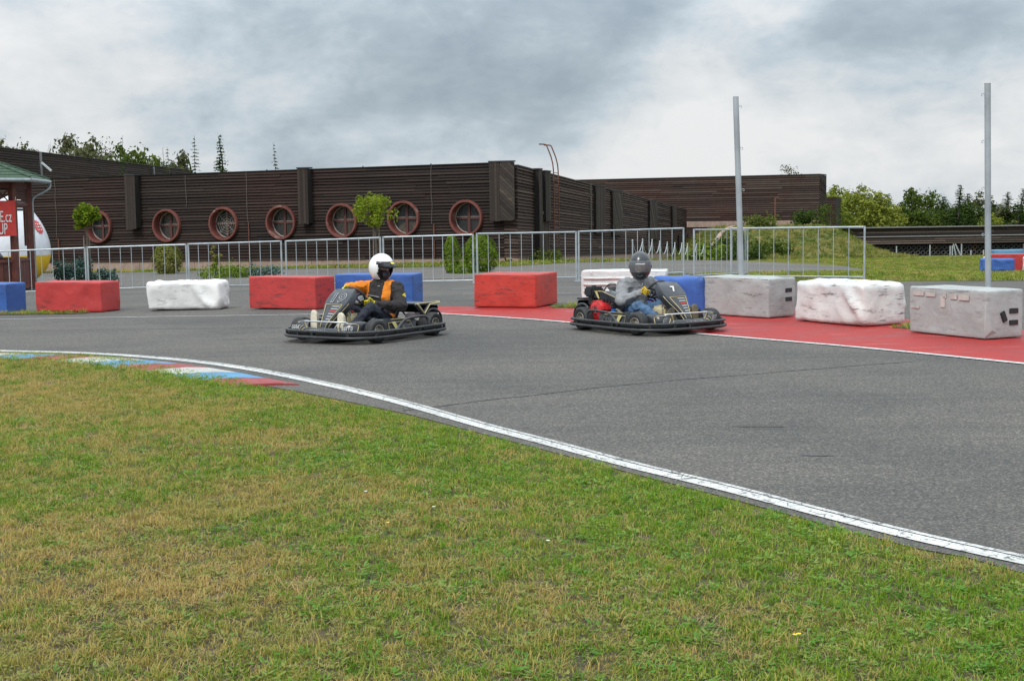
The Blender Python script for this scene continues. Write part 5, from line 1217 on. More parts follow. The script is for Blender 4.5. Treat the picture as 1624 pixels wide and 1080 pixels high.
# ------------------------------------------------------------------ go-karts
def gloss(name, c, rough=.35, metal=0, coat=0, var=.12, scale=12): return simple(name, c, rough, metal, var, scale, .5, coat, obj=True)
K_blk = gloss('black_body_plastic', (.022, .026, .033), .32, coat=.25, var=.5, scale=9); K_tube = gloss('black_bumper_tube', (.030, .032, .034), .42, var=.45, scale=20)
K_mat = gloss('matt_black_plastic', (.016, .017, .019), .6); K_gold = gloss('gold_trim', (.44, .37, .20), .45, .2); K_cream = gloss('cream_tank_plastic', (.55, .48, .30), .45, var=.2, scale=7)
K_sil = gloss('silver_tube', (.62, .63, .63), .3, .7); K_tyre = gloss('kart_tyre_rubber', (.024, .024, .025), .7, var=.3, scale=20); K_rim = gloss('pale_rim_metal', (.42, .39, .33), .42, .4)
K_red = gloss('red_engine_cover', (.50, .022, .025), .35, var=.25); K_eng = gloss('engine_alloy', (.16, .155, .15), .45, .5, var=.5, scale=25); K_yel = gloss('pale_yellow_trim', (.62, .55, .22), .5)
K_wht = gloss('white_decal', (.74, .74, .73), .4, var=.04); K_gry = gloss('grey_decal', (.30, .31, .32), .4); K_blue = gloss('blue_plug', (.03, .16, .5), .4); K_redd = gloss('red_cap', (.45, .03, .02), .5); K_dk = gloss('dark_grille', (.03, .01, .01), .6)
K_num = gloss('pale_number_edge', (.46, .47, .48), .4)
K_pnk = gloss('pale_plate', (.42, .32, .34), .5)
def loft(mb, secs, closed=True, caps=True):
    n = len(secs[0]); vs = [p for s in secs for p in s]; fs = []
    for i in range(len(secs) - 1):
        for j in range(n if closed else n - 1): fs.append((i * n + j, i * n + (j + 1) % n, (i + 1) * n + (j + 1) % n, (i + 1) * n + j))
    if caps: fs += [tuple(reversed(range(n))), tuple((len(secs) - 1) * n + j for j in range(n))]
    return mb.add(vs, fs)
def wheel_parts(root, x, y, r, wd, steer):
    s = 1 if y > 0 else -1; R3 = Matrix.Rotation(steer, 3, 'Z'); c = Vector((x, y, r))
    T = lambda p: R3 @ Vector((p.x, p.z, p.y)) + c
    h = wd / 2
    pf = [(.066, -h * .8), (.085, -h * .95), (r * .86, -h), (r * .97, -h * .84), (r, -h * .5), (r, h * .5), (r * .97, h * .84), (r * .86, h), (.085, h * .95), (.066, h * .8)]
    w_ = MB().lathe(pf, 28, T, True).build('wheel', K_tyre, root, True); autosmooth(w_, 45)
    MB().lathe([(.068, -h * .9), (.074, -h * .9), (.074, -h * .8), (.062, -h * .7), (.062, h * .7), (.074, h * .8), (.074, h * .9), (.068, h * .9)], 24, T, True).build('rim', K_rim, w_, True)
    q = MB(); z0 = s * h * .45; q.lathe([(.001, z0), (.022, z0), (.026, z0 - .005 * s), (.062, z0 - .02 * s), (.062, z0 - .03 * s), (.001, z0 - .03 * s)], 20, T)
    q.lathe([(.001, z0 + .035 * s), (.018, z0 + .035 * s), (.02, z0), (.001, z0)], 12, T)
    for k in range(5):
        a = k * 1.2566; cc = Vector((.040 * math.cos(a), .040 * math.sin(a), z0)); q.lathe([(.001, .012 * s), (.006, .012 * s), (.006, -.02 * s), (.001, -.02 * s)], 6, lambda p, cc=cc: T(p + cc))
    q.build('hub', K_rim, w_)
def glyphs(parent, P, xd, yd, width, h, mat, n=7, seed=1, off=.002):
    """illegible sponsor lettering: small slanted strokes at the size of the original"""
    r_ = random.Random(seed); X = Vector(xd).normalized(); Y = (Vector(yd) - X * Vector(yd).dot(X)).normalized(); Z = X.cross(Y); P = Vector(P); mb = MB(); cw = width / n
    for i in range(n):
        x0 = -width / 2 + i * cw; st = cw * .22; sl = h * .18; k = r_.random()
        def q(a, b, c, d): mb.add([P + X * u + Y * v_ + Z * off for u, v_ in (a, b, c, d)], [(0, 1, 2, 3)])
        hh = h * r_.uniform(.8, 1.0)
        q((x0, 0), (x0 + st, 0), (x0 + st + sl, hh), (x0 + sl, hh))
        if k < .7: q((x0 + sl, hh - st), (x0 + cw * .75 + sl, hh - st), (x0 + cw * .75 + sl, hh), (x0 + sl, hh))
        if k > .3: q((x0 + cw * .55, 0), (x0 + cw * .75, 0), (x0 + cw * .75 + sl, hh * .7), (x0 + cw * .55 + sl, hh * .7))
        if k > .5: q((x0, 0), (x0 + cw * .7, 0), (x0 + cw * .7, st), (x0, st))
    return mb.build('decal', mat, parent)

def make_kart(pos, ang, label, number, steer, roll_w, seed):
    k = empty('go_kart', (pos[0], pos[1], .005), R(ang), label=label, cat='go-kart', group='rental go-karts on the track')
    ring = chaikin([(1.47, -.30), (1.47, .30), (1.43, .50), (1.24, .735), (.9, .745), (-.12, .735), (-.27, .66), (-.30, .50), (-.30, -.50), (-.27, -.66), (-.12, -.735), (.9, -.745), (1.24, -.735), (1.43, -.50)] and
                   [Vector((x, y, 0)) for x, y in ((1.43, -.30), (1.43, .30), (1.38, .50), (1.19, .70), (.5, .712), (-.10, .70), (-.24, .58), (-.25, 0), (-.24, -.58), (-.10, -.70), (.5, -.712), (1.19, -.70), (1.38, -.50))], 2, True)
    for z, r, sc_ in ((.136, .0185, 1.0), (.072, .020, 1.012)):
        MB().tube([Vector((.585 + (p.x - .585) * sc_, p.y * sc_, z)) for p in ring], r, 8, True).build('bumper_tube', K_tube, k, True)
    MB().tube([Vector((.585 + (p.x - .585) * .955, p.y * .955, .102)) for p in ring], .016, 6, True).build('bumper_band', K_mat, k, True)
    brk = MB().box((0, 0, 0), (.03, .03, .09)).mesh('bumper_bracket', K_mat)
    for i in range(0, len(ring), 5): p = ring[i]; inst('bumper_bracket', brk, k, (p.x, p.y, .102), (0, 0, math.atan2(p.y, p.x - .6)))
    MB().prism([(.0, -.33), (1.30, -.20), (1.38, -.10), (1.38, .10), (1.30, .20), (.0, .33)], .045, .058).build('floor_pan', K_mat, k)
    for s in (-1, 1):
        MB().tube(chaikin([(-.22, s * .28, .08), (.4, s * .34, .07), (1.05, s * .26, .07), (1.36, s * .16, .08)], 1), .016, 6).build('frame_tube', K_mat, k)
        MB().tube([(1.06, s * .2, .08), (1.06, s * .47, .12)], .014, 6).build('stub_axle', K_sil, k)
        MB().tube([(1.0, s * .05, .11), (1.0, s * .46, .13)], .008, 5).build('tie_rod', K_sil, k)
        wheel_parts(k, 1.06, s * .56, .134, .135, steer); wheel_parts(k, 0, s * .56, .142, .18, 0)
    MB().tube([(0, -.5, .142), (0, .5, .142)], .02, 8).build('rear_axle', K_eng, k)
    # front fairing
    secs = []
    for i in range(33):
        y = -.47 + .94 * i / 32; a = abs(y); e_ = sst(.22, .36, a); xf = 1.405 - .55 * a * a - .05 * sst(.42, .47, a); zt = .170 + .075 * e_ - .03 * sst(.43, .47, a); xb = xf - .05 - .12 * e_
        secs.append([Vector((xf - .01, y, .085)), Vector((xf + .018, y, .105)), Vector((xf + .010, y, (zt + .10) / 2)), Vector((xf - .022, y, zt - .012)), Vector((xf - .04, y, zt)), Vector((xb, y, zt + .004)), Vector((xb - .01, y, .085))])
    ff = loft(MB(), secs).build('front_fairing', K_blk, k, True); autosmooth(ff, 50)
    def fpnt(y, t, off=.004):   # t 0 bottom, 1 top on the front skin
        a = abs(y); xf = 1.405 - .55 * a * a - .05 * sst(.42, .47, a); zt = .170 + .075 * sst(.22, .36, a) - .03 * sst(.43, .47, a)
        return Vector((xf + .018 - .04 * t * t + off, y, .125 + (zt - .012 - .125) * t))
    for s in (-1, 1):
        for ys in ((.25, .30), (.29, .34)): MB().tube([fpnt(s * (ys[0] + (ys[1] - ys[0]) * (1 - t / 4)), t / 4) for t in range(5)], .0055, 5).build('gold_stripe', K_gold, ff)
        MB().tube([fpnt(s * y, .97) for y in (.35, .38, .41, .44, .455)] + [fpnt(s * .46, t) for t in (.6, .2)], .0055, 5).build('gold_stripe', K_gold, ff)
        MB().tube([fpnt(s * y, .15) for y in (.02, .1, .2, .3)], .004, 5).build('gold_stripe', K_gold, ff)
        p = fpnt(s * .38, .30, .012); glyphs(ff, p, (.45 * s, 1, 0) if s < 0 else (-.45, 1, 0), (0, 0, 1), .13, .05, K_wht, 5, seed + s)
    p = fpnt(0, .15, .006); glyphs(ff, p, (0, 1, 0), (0, 0, 1), .26, .032, K_wht, 8, seed + 5)
    MB().tube(chaikin([(1.20, -.36, .20), (1.28, -.34, .240), (1.36, -.2, .248), (1.365, .2, .248), (1.28, .34, .240), (1.20, .36, .20)], 1), .010, 7).build('silver_bar', K_sil, k, True)
    for s in (-1, 1): MB().tube([(1.34, s * .27, .235), (1.33, s * .22, .12)], .008, 6).build('bar_stay', K_gold, k)
    for s in (-1, 1):
        pd = MB().rbox((1.12, s * .2, .13), (.03, .09, .02), .004).tube([(1.05, s * .22, .07), (1.13, s * .22, .16)], .009, 6).build('pedal', K_sil, k)
    # nose panel
    st_ = [(.855, .572, .10), (.875, .602, .135), (.92, .600, .160), (.99, .548, .175), (1.06, .487, .180), (1.12, .430, .165), (1.17, .375, .138), (1.22, .325, .108), (1.27, .268, .080), (1.32, .205, .058), (1.345, .160, .052)]
    secs = []; frames = []
    for i, (x, z, hw) in enumerate(st_):
        a, b = st_[max(0, i - 1)], st_[min(len(st_) - 1, i + 1)]; t = Vector((b[0] - a[0], 0, b[1] - a[1])).normalized(); n_ = Vector((-t.z, 0, t.x)) * 1.0
        if n_.z < 0: n_ = -n_
        c = Vector((x, 0, z)); d = .055 + .05 * sst(0, 4, i)
        secs.append([c + Vector((0, y, 0)) + n_ * o for y, o in ((-hw, -d), (-hw, -.025), (-hw + .012, -.006), (-hw + .035, 0), (hw - .035, 0), (hw - .012, -.006), (hw, -.025), (hw, -d))])
        frames.append((c, n_, hw, t))
    nose = loft(MB(), secs, True, True).build('nose_panel', K_blk, k, True); autosmooth(nose, 35)
    def npnt(s_, y, off=.004):
        i = min(int(s_), len(st_) - 2); f = s_ - i; c = frames[i][0].lerp(frames[i + 1][0], f); n_ = frames[i][1].lerp(frames[i + 1][1], f).normalized(); hw = frames[i][2] * (1 - f) + frames[i + 1][2] * f
        return c + n_ * off + Vector((0, y * hw, 0))
    for s in (-1, 1):
        MB().tube([npnt(5 + t * .5, s * .74, .003) for t in range(10)], .0048, 5).build('gold_stripe', K_gold, nose)
        MB().tube([npnt(4.4 + t * .5, s * 1.0, -.03) for t in range(12)], .0045, 5).build('gold_stripe', K_gold, nose)
    MB().tube([npnt(5, -.74, .003), npnt(5, .74, .003)], .0045, 5).build('gold_stripe', K_gold, nose)
    for i in range(7):
        s_ = 5.35 + i * .52; q = MB(); a, b = npnt(s_, -.10), npnt(s_, .62); t_ = frames[int(s_)][3] * .008; q.add([a - t_, b - t_, b + t_, a + t_], [(0, 1, 2, 3)]); q.build('pale_bar', K_redd if i == 2 else K_gry, nose)
    c, n_, hw, t = frames[4]; c = (c.lerp(frames[3][0], .5) if number == '7' else c.lerp(frames[3][0], .15)); n_ = frames[3][1]
    if number == '7':
        me = text_mesh('7', .115, K_wht, .002, 'number', offset=.004, sx=1.0); place('number', me, nose, c + n_ * .005 + Vector((0, .01, 0)), (0, 1, 0), -t)
    else:
        me = text_mesh(number, .20, K_num, .0015, 'number_outline', offset=.0065, sx=1.15); place('number_outline', me, nose, c + n_ * .0045, (0, 1, 0), -t)
        me = text_mesh(number, .20, K_blk, .002, 'number', offset=.001, sx=1.15); place('number', me, nose, c + n_ * .0065, (0, 1, 0), -t)
    for y in (-.11, .11):
        for dz in (0, -.055): MB().ball((.885 + dz * -.5, y, .515 + dz), .016, 10, 6).build('silver_knob', K_sil, nose, True)
    MB().tube([(1.16, .0, .12), (.87, .0, .42), (.74, 0, .495)], .012, 7).build('steering_column', K_sil, k)
    for s in (-1, 1): MB().tube([(.93, s * .10, .10), (.99, s * .12, .40), (1.0, s * .12, .47)], .010, 6).build('column_stay', K_sil, k)
    # steering wheel
    U = Vector((.62, 0, .785)); V_ = Vector((0, 1, 0)); cr_, sr_ = math.cos(roll_w), math.sin(roll_w); U2, V2 = U * cr_ + V_ * sr_, V_ * cr_ - U * sr_; C0 = Vector((.73, 0, .50)); Nn = Vector((-.785, 0, .62))
    def sw(a, r=.145):
        u = math.cos(a); v_ = math.sin(a); k_ = .88 if u < -.2 else 1.0; return C0 + U2 * u * r * (.92 if u > 0 else .86) + V2 * v_ * r
    sw_o = MB().tube([sw(i * 2 * math.pi / 32) for i in range(32)], .0155, 8, True).build('steering_wheel', K_mat, k, True)
    for a in (math.pi / 2, -math.pi / 2, math.pi): MB().tube([C0 - Nn * .015, (C0 + sw(a)) / 2 - Nn * .008, sw(a)], .011, 6).build('spoke', K_mat, sw_o)
    MB().lathe([(.001, .01), (.035, .008), (.04, 0), (.03, -.02), (.001, -.02)], 14, lambda p: C0 + U * p.x + V_ * p.y + Nn * (p.z - .01)).build('hub', K_mat, sw_o, True)
    # tank, seat
    tk = MB().rbox((.90, 0, .195), (.26, .13, .25), .028).rbox((.90, -.085, .19), (.25, .11, .24), .03).rbox((.90, .085, .19), (.25, .11, .24), .03).build('fuel_tank', K_cream, k, True); autosmooth(tk, 60)
    MB().lathe([(.001, .025), (.024, .025), (.026, 0), (.001, 0)], 12, lambda p: p + Vector((.84, .03, .318))).build('tank_cap', K_redd, tk)
    sp = [(.54, .150, .03), (.46, .105, .06), (.34, .075, .10), (.20, .085, .15), (.10, .150, .18), (.045, .250, .15), (.015, .36, .11), (-.01, .46, .07), (-.022, .515, .03)]
    vs = []
    for i, (x, z, sd) in enumerate(sp):
        a, b = sp[max(0, i - 1)], sp[min(len(sp) - 1, i + 1)]; t = Vector((b[0] - a[0], 0, b[1] - a[1])).normalized(); n_ = Vector((t.z, 0, -t.x)); n_ = n_ if n_.z > 0 or n_.x > .5 else -n_
        for j in range(13): v_ = -1 + j / 6; vs.append(Vector((x, v_ * .205, z)) + n_ * sd * abs(v_) ** 3.2)
    se = MB().add(vs, [(i * 13 + j, i * 13 + j + 1, (i + 1) * 13 + j + 1, (i + 1) * 13 + j) for i in range(len(sp) - 1) for j in range(12)]).build('seat', K_mat, k, True)
    so = se.modifiers.new('s', 'SOLIDIFY'); so.thickness = .012
    for s in (-1, 1): MB().tube([(.12, s * .19, .32), (-.02, s * .26, .16)], .010, 6).build('seat_stay', K_mat, k)
    # side pods with hoops
    for s in (-1, 1):
        Y = lambda y: s * y
        pts = [(.34, .10), (.86, .10), (.89, .245), (.85, .258), (.74, .232), (.34, .225), (.28, .20)]
        vs = [Vector((x, Y(.575 if z < .2 else .55), z)) for x, z in pts] + [Vector((x, Y(.36 if z > .2 else .40), z)) for x, z in pts]; n = len(pts)
        fs = [tuple(range(n)), tuple(reversed(range(n, 2 * n)))] + [(i, (i + 1) % n, n + (i + 1) % n, n + i) for i in range(n)]
        mb = MB().add(vs, fs); pod = mb.build('side_pod', K_blk, k)
        bv = pod.modifiers.new('b', 'BEVEL'); bv.width = .012; bv.segments = 2
        def pp(x, z, o=.006): return Vector((x, Y(.575 - .35 * max(0, z - .10) * .35 + o), z))
        MB().tube([pp(.36, .115), pp(.50, .115), pp(.54, .14), pp(.60, .115), pp(.82, .115), pp(.83, .212), pp(.42, .212), pp(.36, .115)], .0045, 5).build('gold_outline', K_gold, pod)
        q = MB(); q.add([pp(.64, .118, .008), pp(.70, .118, .008), pp(.77, .22, .010), pp(.70, .22, .010)], [(0, 1, 2, 3)]); q.add([Vector((.70, Y(.55), .238)), Vector((.77, Y(.55), .243)), Vector((.76, Y(.44), .245)), Vector((.70, Y(.44), .240))], [(0, 1, 2, 3)]); q.build('yellow_slash', K_yel, pod)
        glyphs(pod, pp(.50, .15, .010), (-s, 0, 0), (0, 0, 1), .18, .038, K_gry, 6, seed + 9 * s)
        MB().tube([pp(.34, .238, -.03), pp(.72, .243, -.04)], .004, 5).build('gold_outline', K_gold, pod)
        MB().tube(chaikin([(.21, Y(.70), .135), (.22, Y(.68), .25), (.32, Y(.66), .262), (.56, Y(.65), .250), (.68, Y(.66), .225), (.84, Y(.70), .135)], 2), .0165, 8).build('pod_hoop', K_tube, k, True)
        MB().tube([(.30, Y(.34), .08), (.32, Y(.72), .12)], .013, 6).build('pod_stay', K_tube, k); MB().tube([(.86, Y(.32), .08), (.86, Y(.72), .12)], .013, 6).build('pod_stay', K_tube, k)
    # engine on the right
    en = MB().rbox((.20, -.38, .17), (.30, .20, .16), .02).rbox((.26, -.36, .29), (.16, .15, .14), .02).rbox((.02, -.36, .15), (.12, .16, .1), .01).build('engine', K_eng, k)
    for i in range(5): MB().box((.36, -.36, .245 + .022 * i), (.08, .15, .006)).build('cooling_fin', K_eng, en)
    T = lambda p: Vector((.17 + p.x, -.49 - p.z, .245 + p.y))
    fan = MB().lathe([(.13, -.10), (.128, 0), (.118, .03), (.09, .045), (.062, .048)], 24, T).rbox((.27, -.46, .285), (.19, .12, .10), .03).rbox((.20, -.45, .15), (.13, .12, .12), .02).build('fan_cover', K_red, k, True); autosmooth(fan, 40)
    MB().lathe([(.062, .046), (.05, .056), (.001, .058)], 18, T).build('starter_grille', K_dk, fan)
    for i in range(10):
        a = i * .628; MB().tube([T(Vector((.022 * math.cos(a), .022 * math.sin(a), .060))), T(Vector((.058 * math.cos(a), .058 * math.sin(a), .054)))], .004, 4).build('grille_rib', K_red, fan)
    MB().lathe([(.122, .030), (.126, .036), (.118, .040)], 24, T).build('cover_ring', K_redd, fan)
    ab = MB().rbox((-.03, -.40, .465), (.17, .20, .125), .022).rbox((-.02, -.40, .36), (.10, .13, .12), .012).build('air_filter_box', K_mat, k); MB().lathe([(.001, .02), (.028, .018), (.03, 0), (.001, 0)], 12, lambda p: p + Vector((-.03, -.40, .528))).build('filter_knob', K_mat, ab)
    sh = MB(); sh.add([(.00, -.46, .47), (.20, -.44, .475), (.42, -.40, .405), (.42, -.22, .40), (.20, -.20, .47), (.02, -.24, .47)] + [(.03, -.46, .40), (.20, -.44, .38), (.44, -.40, .33), (.44, -.22, .33), (.20, -.20, .40), (.05, -.24, .40)],
                      [(0, 1, 4, 5), (1, 2, 3, 4), (6, 11, 10, 7), (7, 10, 9, 8), (0, 6, 7, 1), (1, 7, 8, 2), (2, 8, 9, 3), (3, 9, 10, 4), (4, 10, 11, 5), (5, 11, 6, 0)]); sho = sh.build('engine_shroud', K_blk, k)
    MB().tube([(.01, -.462, .472), (.20, -.442, .478), (.42, -.402, .408), (.42, -.22, .404), (.20, -.2, .473)], .005, 5).build('gold_outline', K_gold, sho)
    q = MB(); q.add([(.075, -.466, .478), (.125, -.464, .480), (.155, -.45, .388), (.135, -.455, .386)], [(0, 1, 2, 3)]); q.add([(.075, -.464, .480), (.125, -.462, .482), (.11, -.30, .483), (.08, -.30, .481)], [(0, 1, 2, 3)]); q.build('yellow_slash', K_yel, sho)
    glyphs(sho, (.26, -.32, .462), (1, .1, -.3), (0, 1, 0), .16, .05, K_gry, 5, 4)
    for i in range(4): MB().box((.24 + .045 * i, -.452 + .012 * i, .37 - .01 * i), (.03, .02, .035)).build('vent', K_dk, sho)
    MB().rbox((.40, -.42, .245), (.05, .05, .05), .01).build('spark_plug_cap', K_blue, k)
    MB().tube(chaikin([(.44, -.40, .26), (.50, -.40, .24), (.50, -.36, .18), (.30, -.34, .13)], 2), .022, 8).build('exhaust_pipe', K_eng, k, True)
    for i in range(3): MB().tube(chaikin([(.02 + .02 * i, -.30, .47), (.10, -.27, .55 + .012 * i), (.26, -.22, .54 + .01 * i), (.33, -.19, .44)], 2), .0045, 5).build('cable', K_mat, k)
    # rear bodywork
    rb = MB().rbox((-.19, .0, .375), (.13, 1.02, .022), .008).rbox((-.255, 0, .30), (.022, .98, .10), .008).build('rear_cover', K_blk, k)
    MB().rbox((.02, .36, .385), (.36, .36, .018), .006).build('rear_deck', K_blk, rb)
    for y0 in (-.53, .53):
        sgn = 1 if y0 > 0 else -1
        if sgn > 0:
            MB().tube([(.22, y0 + .01, .392), (.10, y0 + .02, .27), (-.02, y0 + .01, .375), (-.24, y0, .385)], .012, 6).build('gold_frame_bar', K_gold, rb); MB().tube([(.235, y0 - .01, .385), (.12, y0, .262), (.0, y0, .365)], .018, 6).build('frame_bar', K_blk, rb)
            MB().tube([(.25, y0, .395), (-.25, y0 - .01, .397)], .008, 5).build('gold_frame_bar', K_gold, rb)
        MB().tube(chaikin([(.05, y0, .24), (.0, y0 + .01 * sgn, .31), (-.14, y0, .32), (-.26, y0, .25), (-.28, y0, .15)], 2), .014, 6).build('wheel_guard', K_blk, rb, True)
        MB().rbox((-.262, y0 * .82, .335), (.012, .09, .035), .003).build('rear_plate', K_yel if sgn < 0 else K_wht, rb)
    MB().rbox((.12, .36, .24), (.10, .12, .06), .01).rbox((.02, .40, .25), (.08, .1, .05), .01).build('battery_cover', K_pnk, k)
    return k, sw, Nn
k1, sw1, N1 = make_kart((-1.46, 17.25), -123.1, 'black go-kart with outlined number on its nose, driven by the white-helmeted driver', '19', R(-9), R(-24), 11)
k2, sw2, N2 = make_kart((1.39, 17.75), -57.0, 'black go-kart numbered seven with red engine at its rear right corner', '7', R(10), R(14), 23)
# ------------------------------------------------------------------ people
def fabric(name, c, var=.25, sheen=0.0, rough=.85):
    m = NT(name); p = m.pos(obj=True); f = m.noise(p, 14, 5, .6); m.base(m.ramp(f, [(.3, tuple(x * (1 - var) for x in c)), (.7, tuple(x * (1 + var) for x in c))])); m.rough(rough); m.bump(m.noise(p, 22, 4, .6, .8), .35, .02); return m.mat
F_blk = fabric('black_jacket', (.022, .019, .020)); F_org = fabric('orange_jacket', (.72, .215, .012), .12); F_navy = fabric('navy_trousers', (.018, .022, .036)); F_gry = fabric('grey_sweater', (.235, .240, .250), .18)
F_jean = fabric('blue_jeans', (.060, .120, .215), .35); F_skin = fabric('skin', (.50, .27, .20), .08, rough=.5); F_bal = fabric('dark_balaclava', (.018, .017, .022)); F_yel = fabric('yellow_glove', (.66, .56, .03), .12, rough=.6); F_yel2 = fabric('golden_glove', (.66, .43, .012), .12, rough=.6); F_gblk = fabric('black_glove_panel', (.02, .02, .02))
S_cream = fabric('cream_shoe', (.62, .57, .45), .12, rough=.6); S_olive = fabric('olive_shoe', (.13, .105, .055), .25, rough=.6); S_sole = fabric('pale_sole', (.50, .44, .33), .15); S_dsole = fabric('dark_sole', (.07, .06, .045), .3)
H_white = gloss('white_helmet_shell', (.80, .80, .80), .22, coat=.5, var=.03); H_blk = gloss('black_helmet_shell', (.030, .034, .040), .30, coat=.4, var=.3, scale=5); H_gry = gloss('dark_grey_helmet_crown', (.022, .026, .031), .30, coat=.4, var=.2)
H_peak = gloss('black_peak', (.018, .019, .022), .35); H_lin = fabric('helmet_lining', (.02, .02, .022)); H_lens = gloss('green_mirror_lens', (.10, .20, .14), .12, .6); H_ylw = gloss('yellow_mark', (.70, .58, .03), .4)
vz = NT('clear_visor'); vz.b.inputs['Base Color'].default_value = (.24, .26, .28, 1); vz.b.inputs['Roughness'].default_value = .10; vz.b.inputs['Alpha'].default_value = .32; vz.b.inputs['Coat Weight'].default_value = .6; H_vis = vz.mat

def remesh(mb, voxel, smooth_it=3, fac=.5):
    me = bpy.data.meshes.new('tmp'); me.from_pydata(mb.v, [], mb.f); o = bpy.data.objects.new('tmp', me); col.objects.link(o)
    r_ = o.modifiers.new('r', 'REMESH'); r_.mode = 'VOXEL'; r_.voxel_size = voxel; s_ = o.modifiers.new('s', 'SMOOTH'); s_.iterations = smooth_it; s_.factor = fac
    dg = bpy.context.evaluated_depsgraph_get(); dg.update(); m2 = bpy.data.meshes.new_from_object(o.evaluated_get(dg)); bpy.data.objects.remove(o); return m2
def capsule(mb, a, b, ra, rb, n=None):
    a, b = Vector(a), Vector(b); n = n or max(2, int((b - a).length / (min(ra, rb) * .45)))
    for i in range(n + 1):
        t = i / n; mb.ball(a.lerp(b, t), ra + (rb - ra) * t, 12, 8)
def seg_d(p, a, b, ra, rb):
    ab = b - a; t = max(0, min(1, (p - a).dot(ab) / max(ab.length_squared, 1e-9))); return (p - (a + ab * t)).length / (ra + (rb - ra) * t)

def body(person, J, mats, region):
    """one continuous figure; J: name -> (a, b, ra, rb)"""
    mb = MB(); segs = []
    for nm, a, b, ra, rb in J: capsule(mb, a, b, ra, rb); segs.append((nm, Vector(a), Vector(b), ra, rb))
    me = remesh(mb, .0125, 4)
    me.update(); nrm = [v_.normal.copy() for v_ in me.vertices]
    for v_, n_ in zip(me.vertices, nrm):
        p = v_.co; r_ = 1 - abs(noise.noise(Vector((p.x * 9 + p.z * 4, p.y * 9, p.z * 11 - p.x * 4)))) * 3; v_.co = p + n_ * (max(0, r_) ** 2 * .015 - .005 + .006 * noise.noise(p * 6))
    me.materials.clear()
    for m in mats: me.materials.append(m)
    for pl in me.polygons:
        c = pl.center; nm = min(segs, key=lambda s: seg_d(c, *s[1:]))[0]; pl.material_index = region(nm, c, pl.normal); pl.use_smooth = True
    me.name = 'body'; return inst('body', me, person)

def glove(person, P, T, Out, Nn, wrist, mat, name='glove'):
    """P rim point, T tangent of the rim, Out away from its centre, Nn towards the driver"""
    P, T, Out, Nn, wrist = (Vector(x) for x in (P, T, Out, Nn, wrist)); mb = MB()
    pc = P + Nn * .038 + Out * .012
    for a in (-.028, -.010, .010, .028): capsule(mb, pc + T * a + Out * .014, pc + T * a * .75 + (wrist - pc).normalized() * .055, .0145, .017)
    capsule(mb, pc + (wrist - pc).normalized() * .05, wrist, .026, .029)
    L_ = (.92, 1.05, 1.0, .82)
    for i, k in enumerate(L_):
        o = T * (-.033 + .022 * i); r = .0105
        c = [P + o + Nn * .034 + Out * .024 * k, P + o + Out * (.036 * k) + Nn * .006, P + o + Out * .026 - Nn * (.026 * k), P + o - Nn * .030 - Out * .004 * k]
        for a, b, q, w_ in zip(c, c[1:], (r, r * .97, r * .9), (r * .97, r * .9, r * .82)): capsule(mb, a, b, q, w_, 4)
    th = [pc - T * .030 - Out * .004, P - T * .036 + Nn * .026 - Out * .022, P - T * .020 + Nn * .006 - Out * .030]
    for a, b, q, w_ in zip(th, th[1:], (.014, .0115), (.0115, .0098)): capsule(mb, a, b, q, w_, 4)
    me = remesh(mb, .0042, 2, .4); me.materials.clear(); me.materials.append(mat); me.materials.append(F_gblk)
    for pl in me.polygons:
        pl.use_smooth = True; c = pl.center - P; 
        pl.material_index = 1 if (abs((c.dot(T) + .022) % .022 - .011) > .0088 and c.dot(Out) > .012) or (pl.center - wrist).length < .020 else 0
    me.name = name; return inst(name, me, person)

def shoe(person, heel, toe, mat, sole, seed=0):
    heel, toe = Vector(heel), Vector(toe); up = (toe - heel).normalized(); ln = (toe - heel).length; side = Vector((0, 1, 0)); fw = side.cross(up).normalized(); fw = fw if fw.x > 0 else -fw   # fw: sole direction
    def S(p): return heel + up * p.z + side * p.y + fw * p.x
    secs = []
    for i in range(13):
        t = i / 12; hw = (.030 + .016 * math.sin(math.pi * min(1, t * .62 + .28)) ) * (1 if t < .85 else math.sqrt(max(.02, 1 - ((t - .85) / .16) ** 2))) ; th = (.075 - .045 * t) * (1 if t < .9 else .7)
        secs.append([S(Vector((-.5 * th * (1 - math.cos(a)) * (1 if math.cos(a) < 1 else 0), hw * math.sin(a), ln * t))) for a in [j * math.pi / 6 for j in range(12)]])
    u = loft(MB(), secs).build('shoe', mat, person, True)
    secs = []
    for i in range(13):
        t = i / 12; hw = (.032 + .017 * math.sin(math.pi * min(1, t * .62 + .28))) * (1 if t < .85 else math.sqrt(max(.03, 1 - ((t - .85) / .16) ** 2)))
        secs.append([S(Vector((x, y * hw, ln * t - .004 + .008 * t))) for x, y in ((.0, -1), (.018, -1), (.020, -.5), (.020, .5), (.018, 1), (.0, 1))])
    loft(MB(), secs).build('sole', sole, u, True); 
    capsule_m = MB(); capsule(capsule_m, heel - fw * .04 + up * .02, heel - fw * .07 + Vector((-.03, 0, .03)), .040, .042, 4); capsule_m.build('shoe_collar', mat, u, True)
    return u

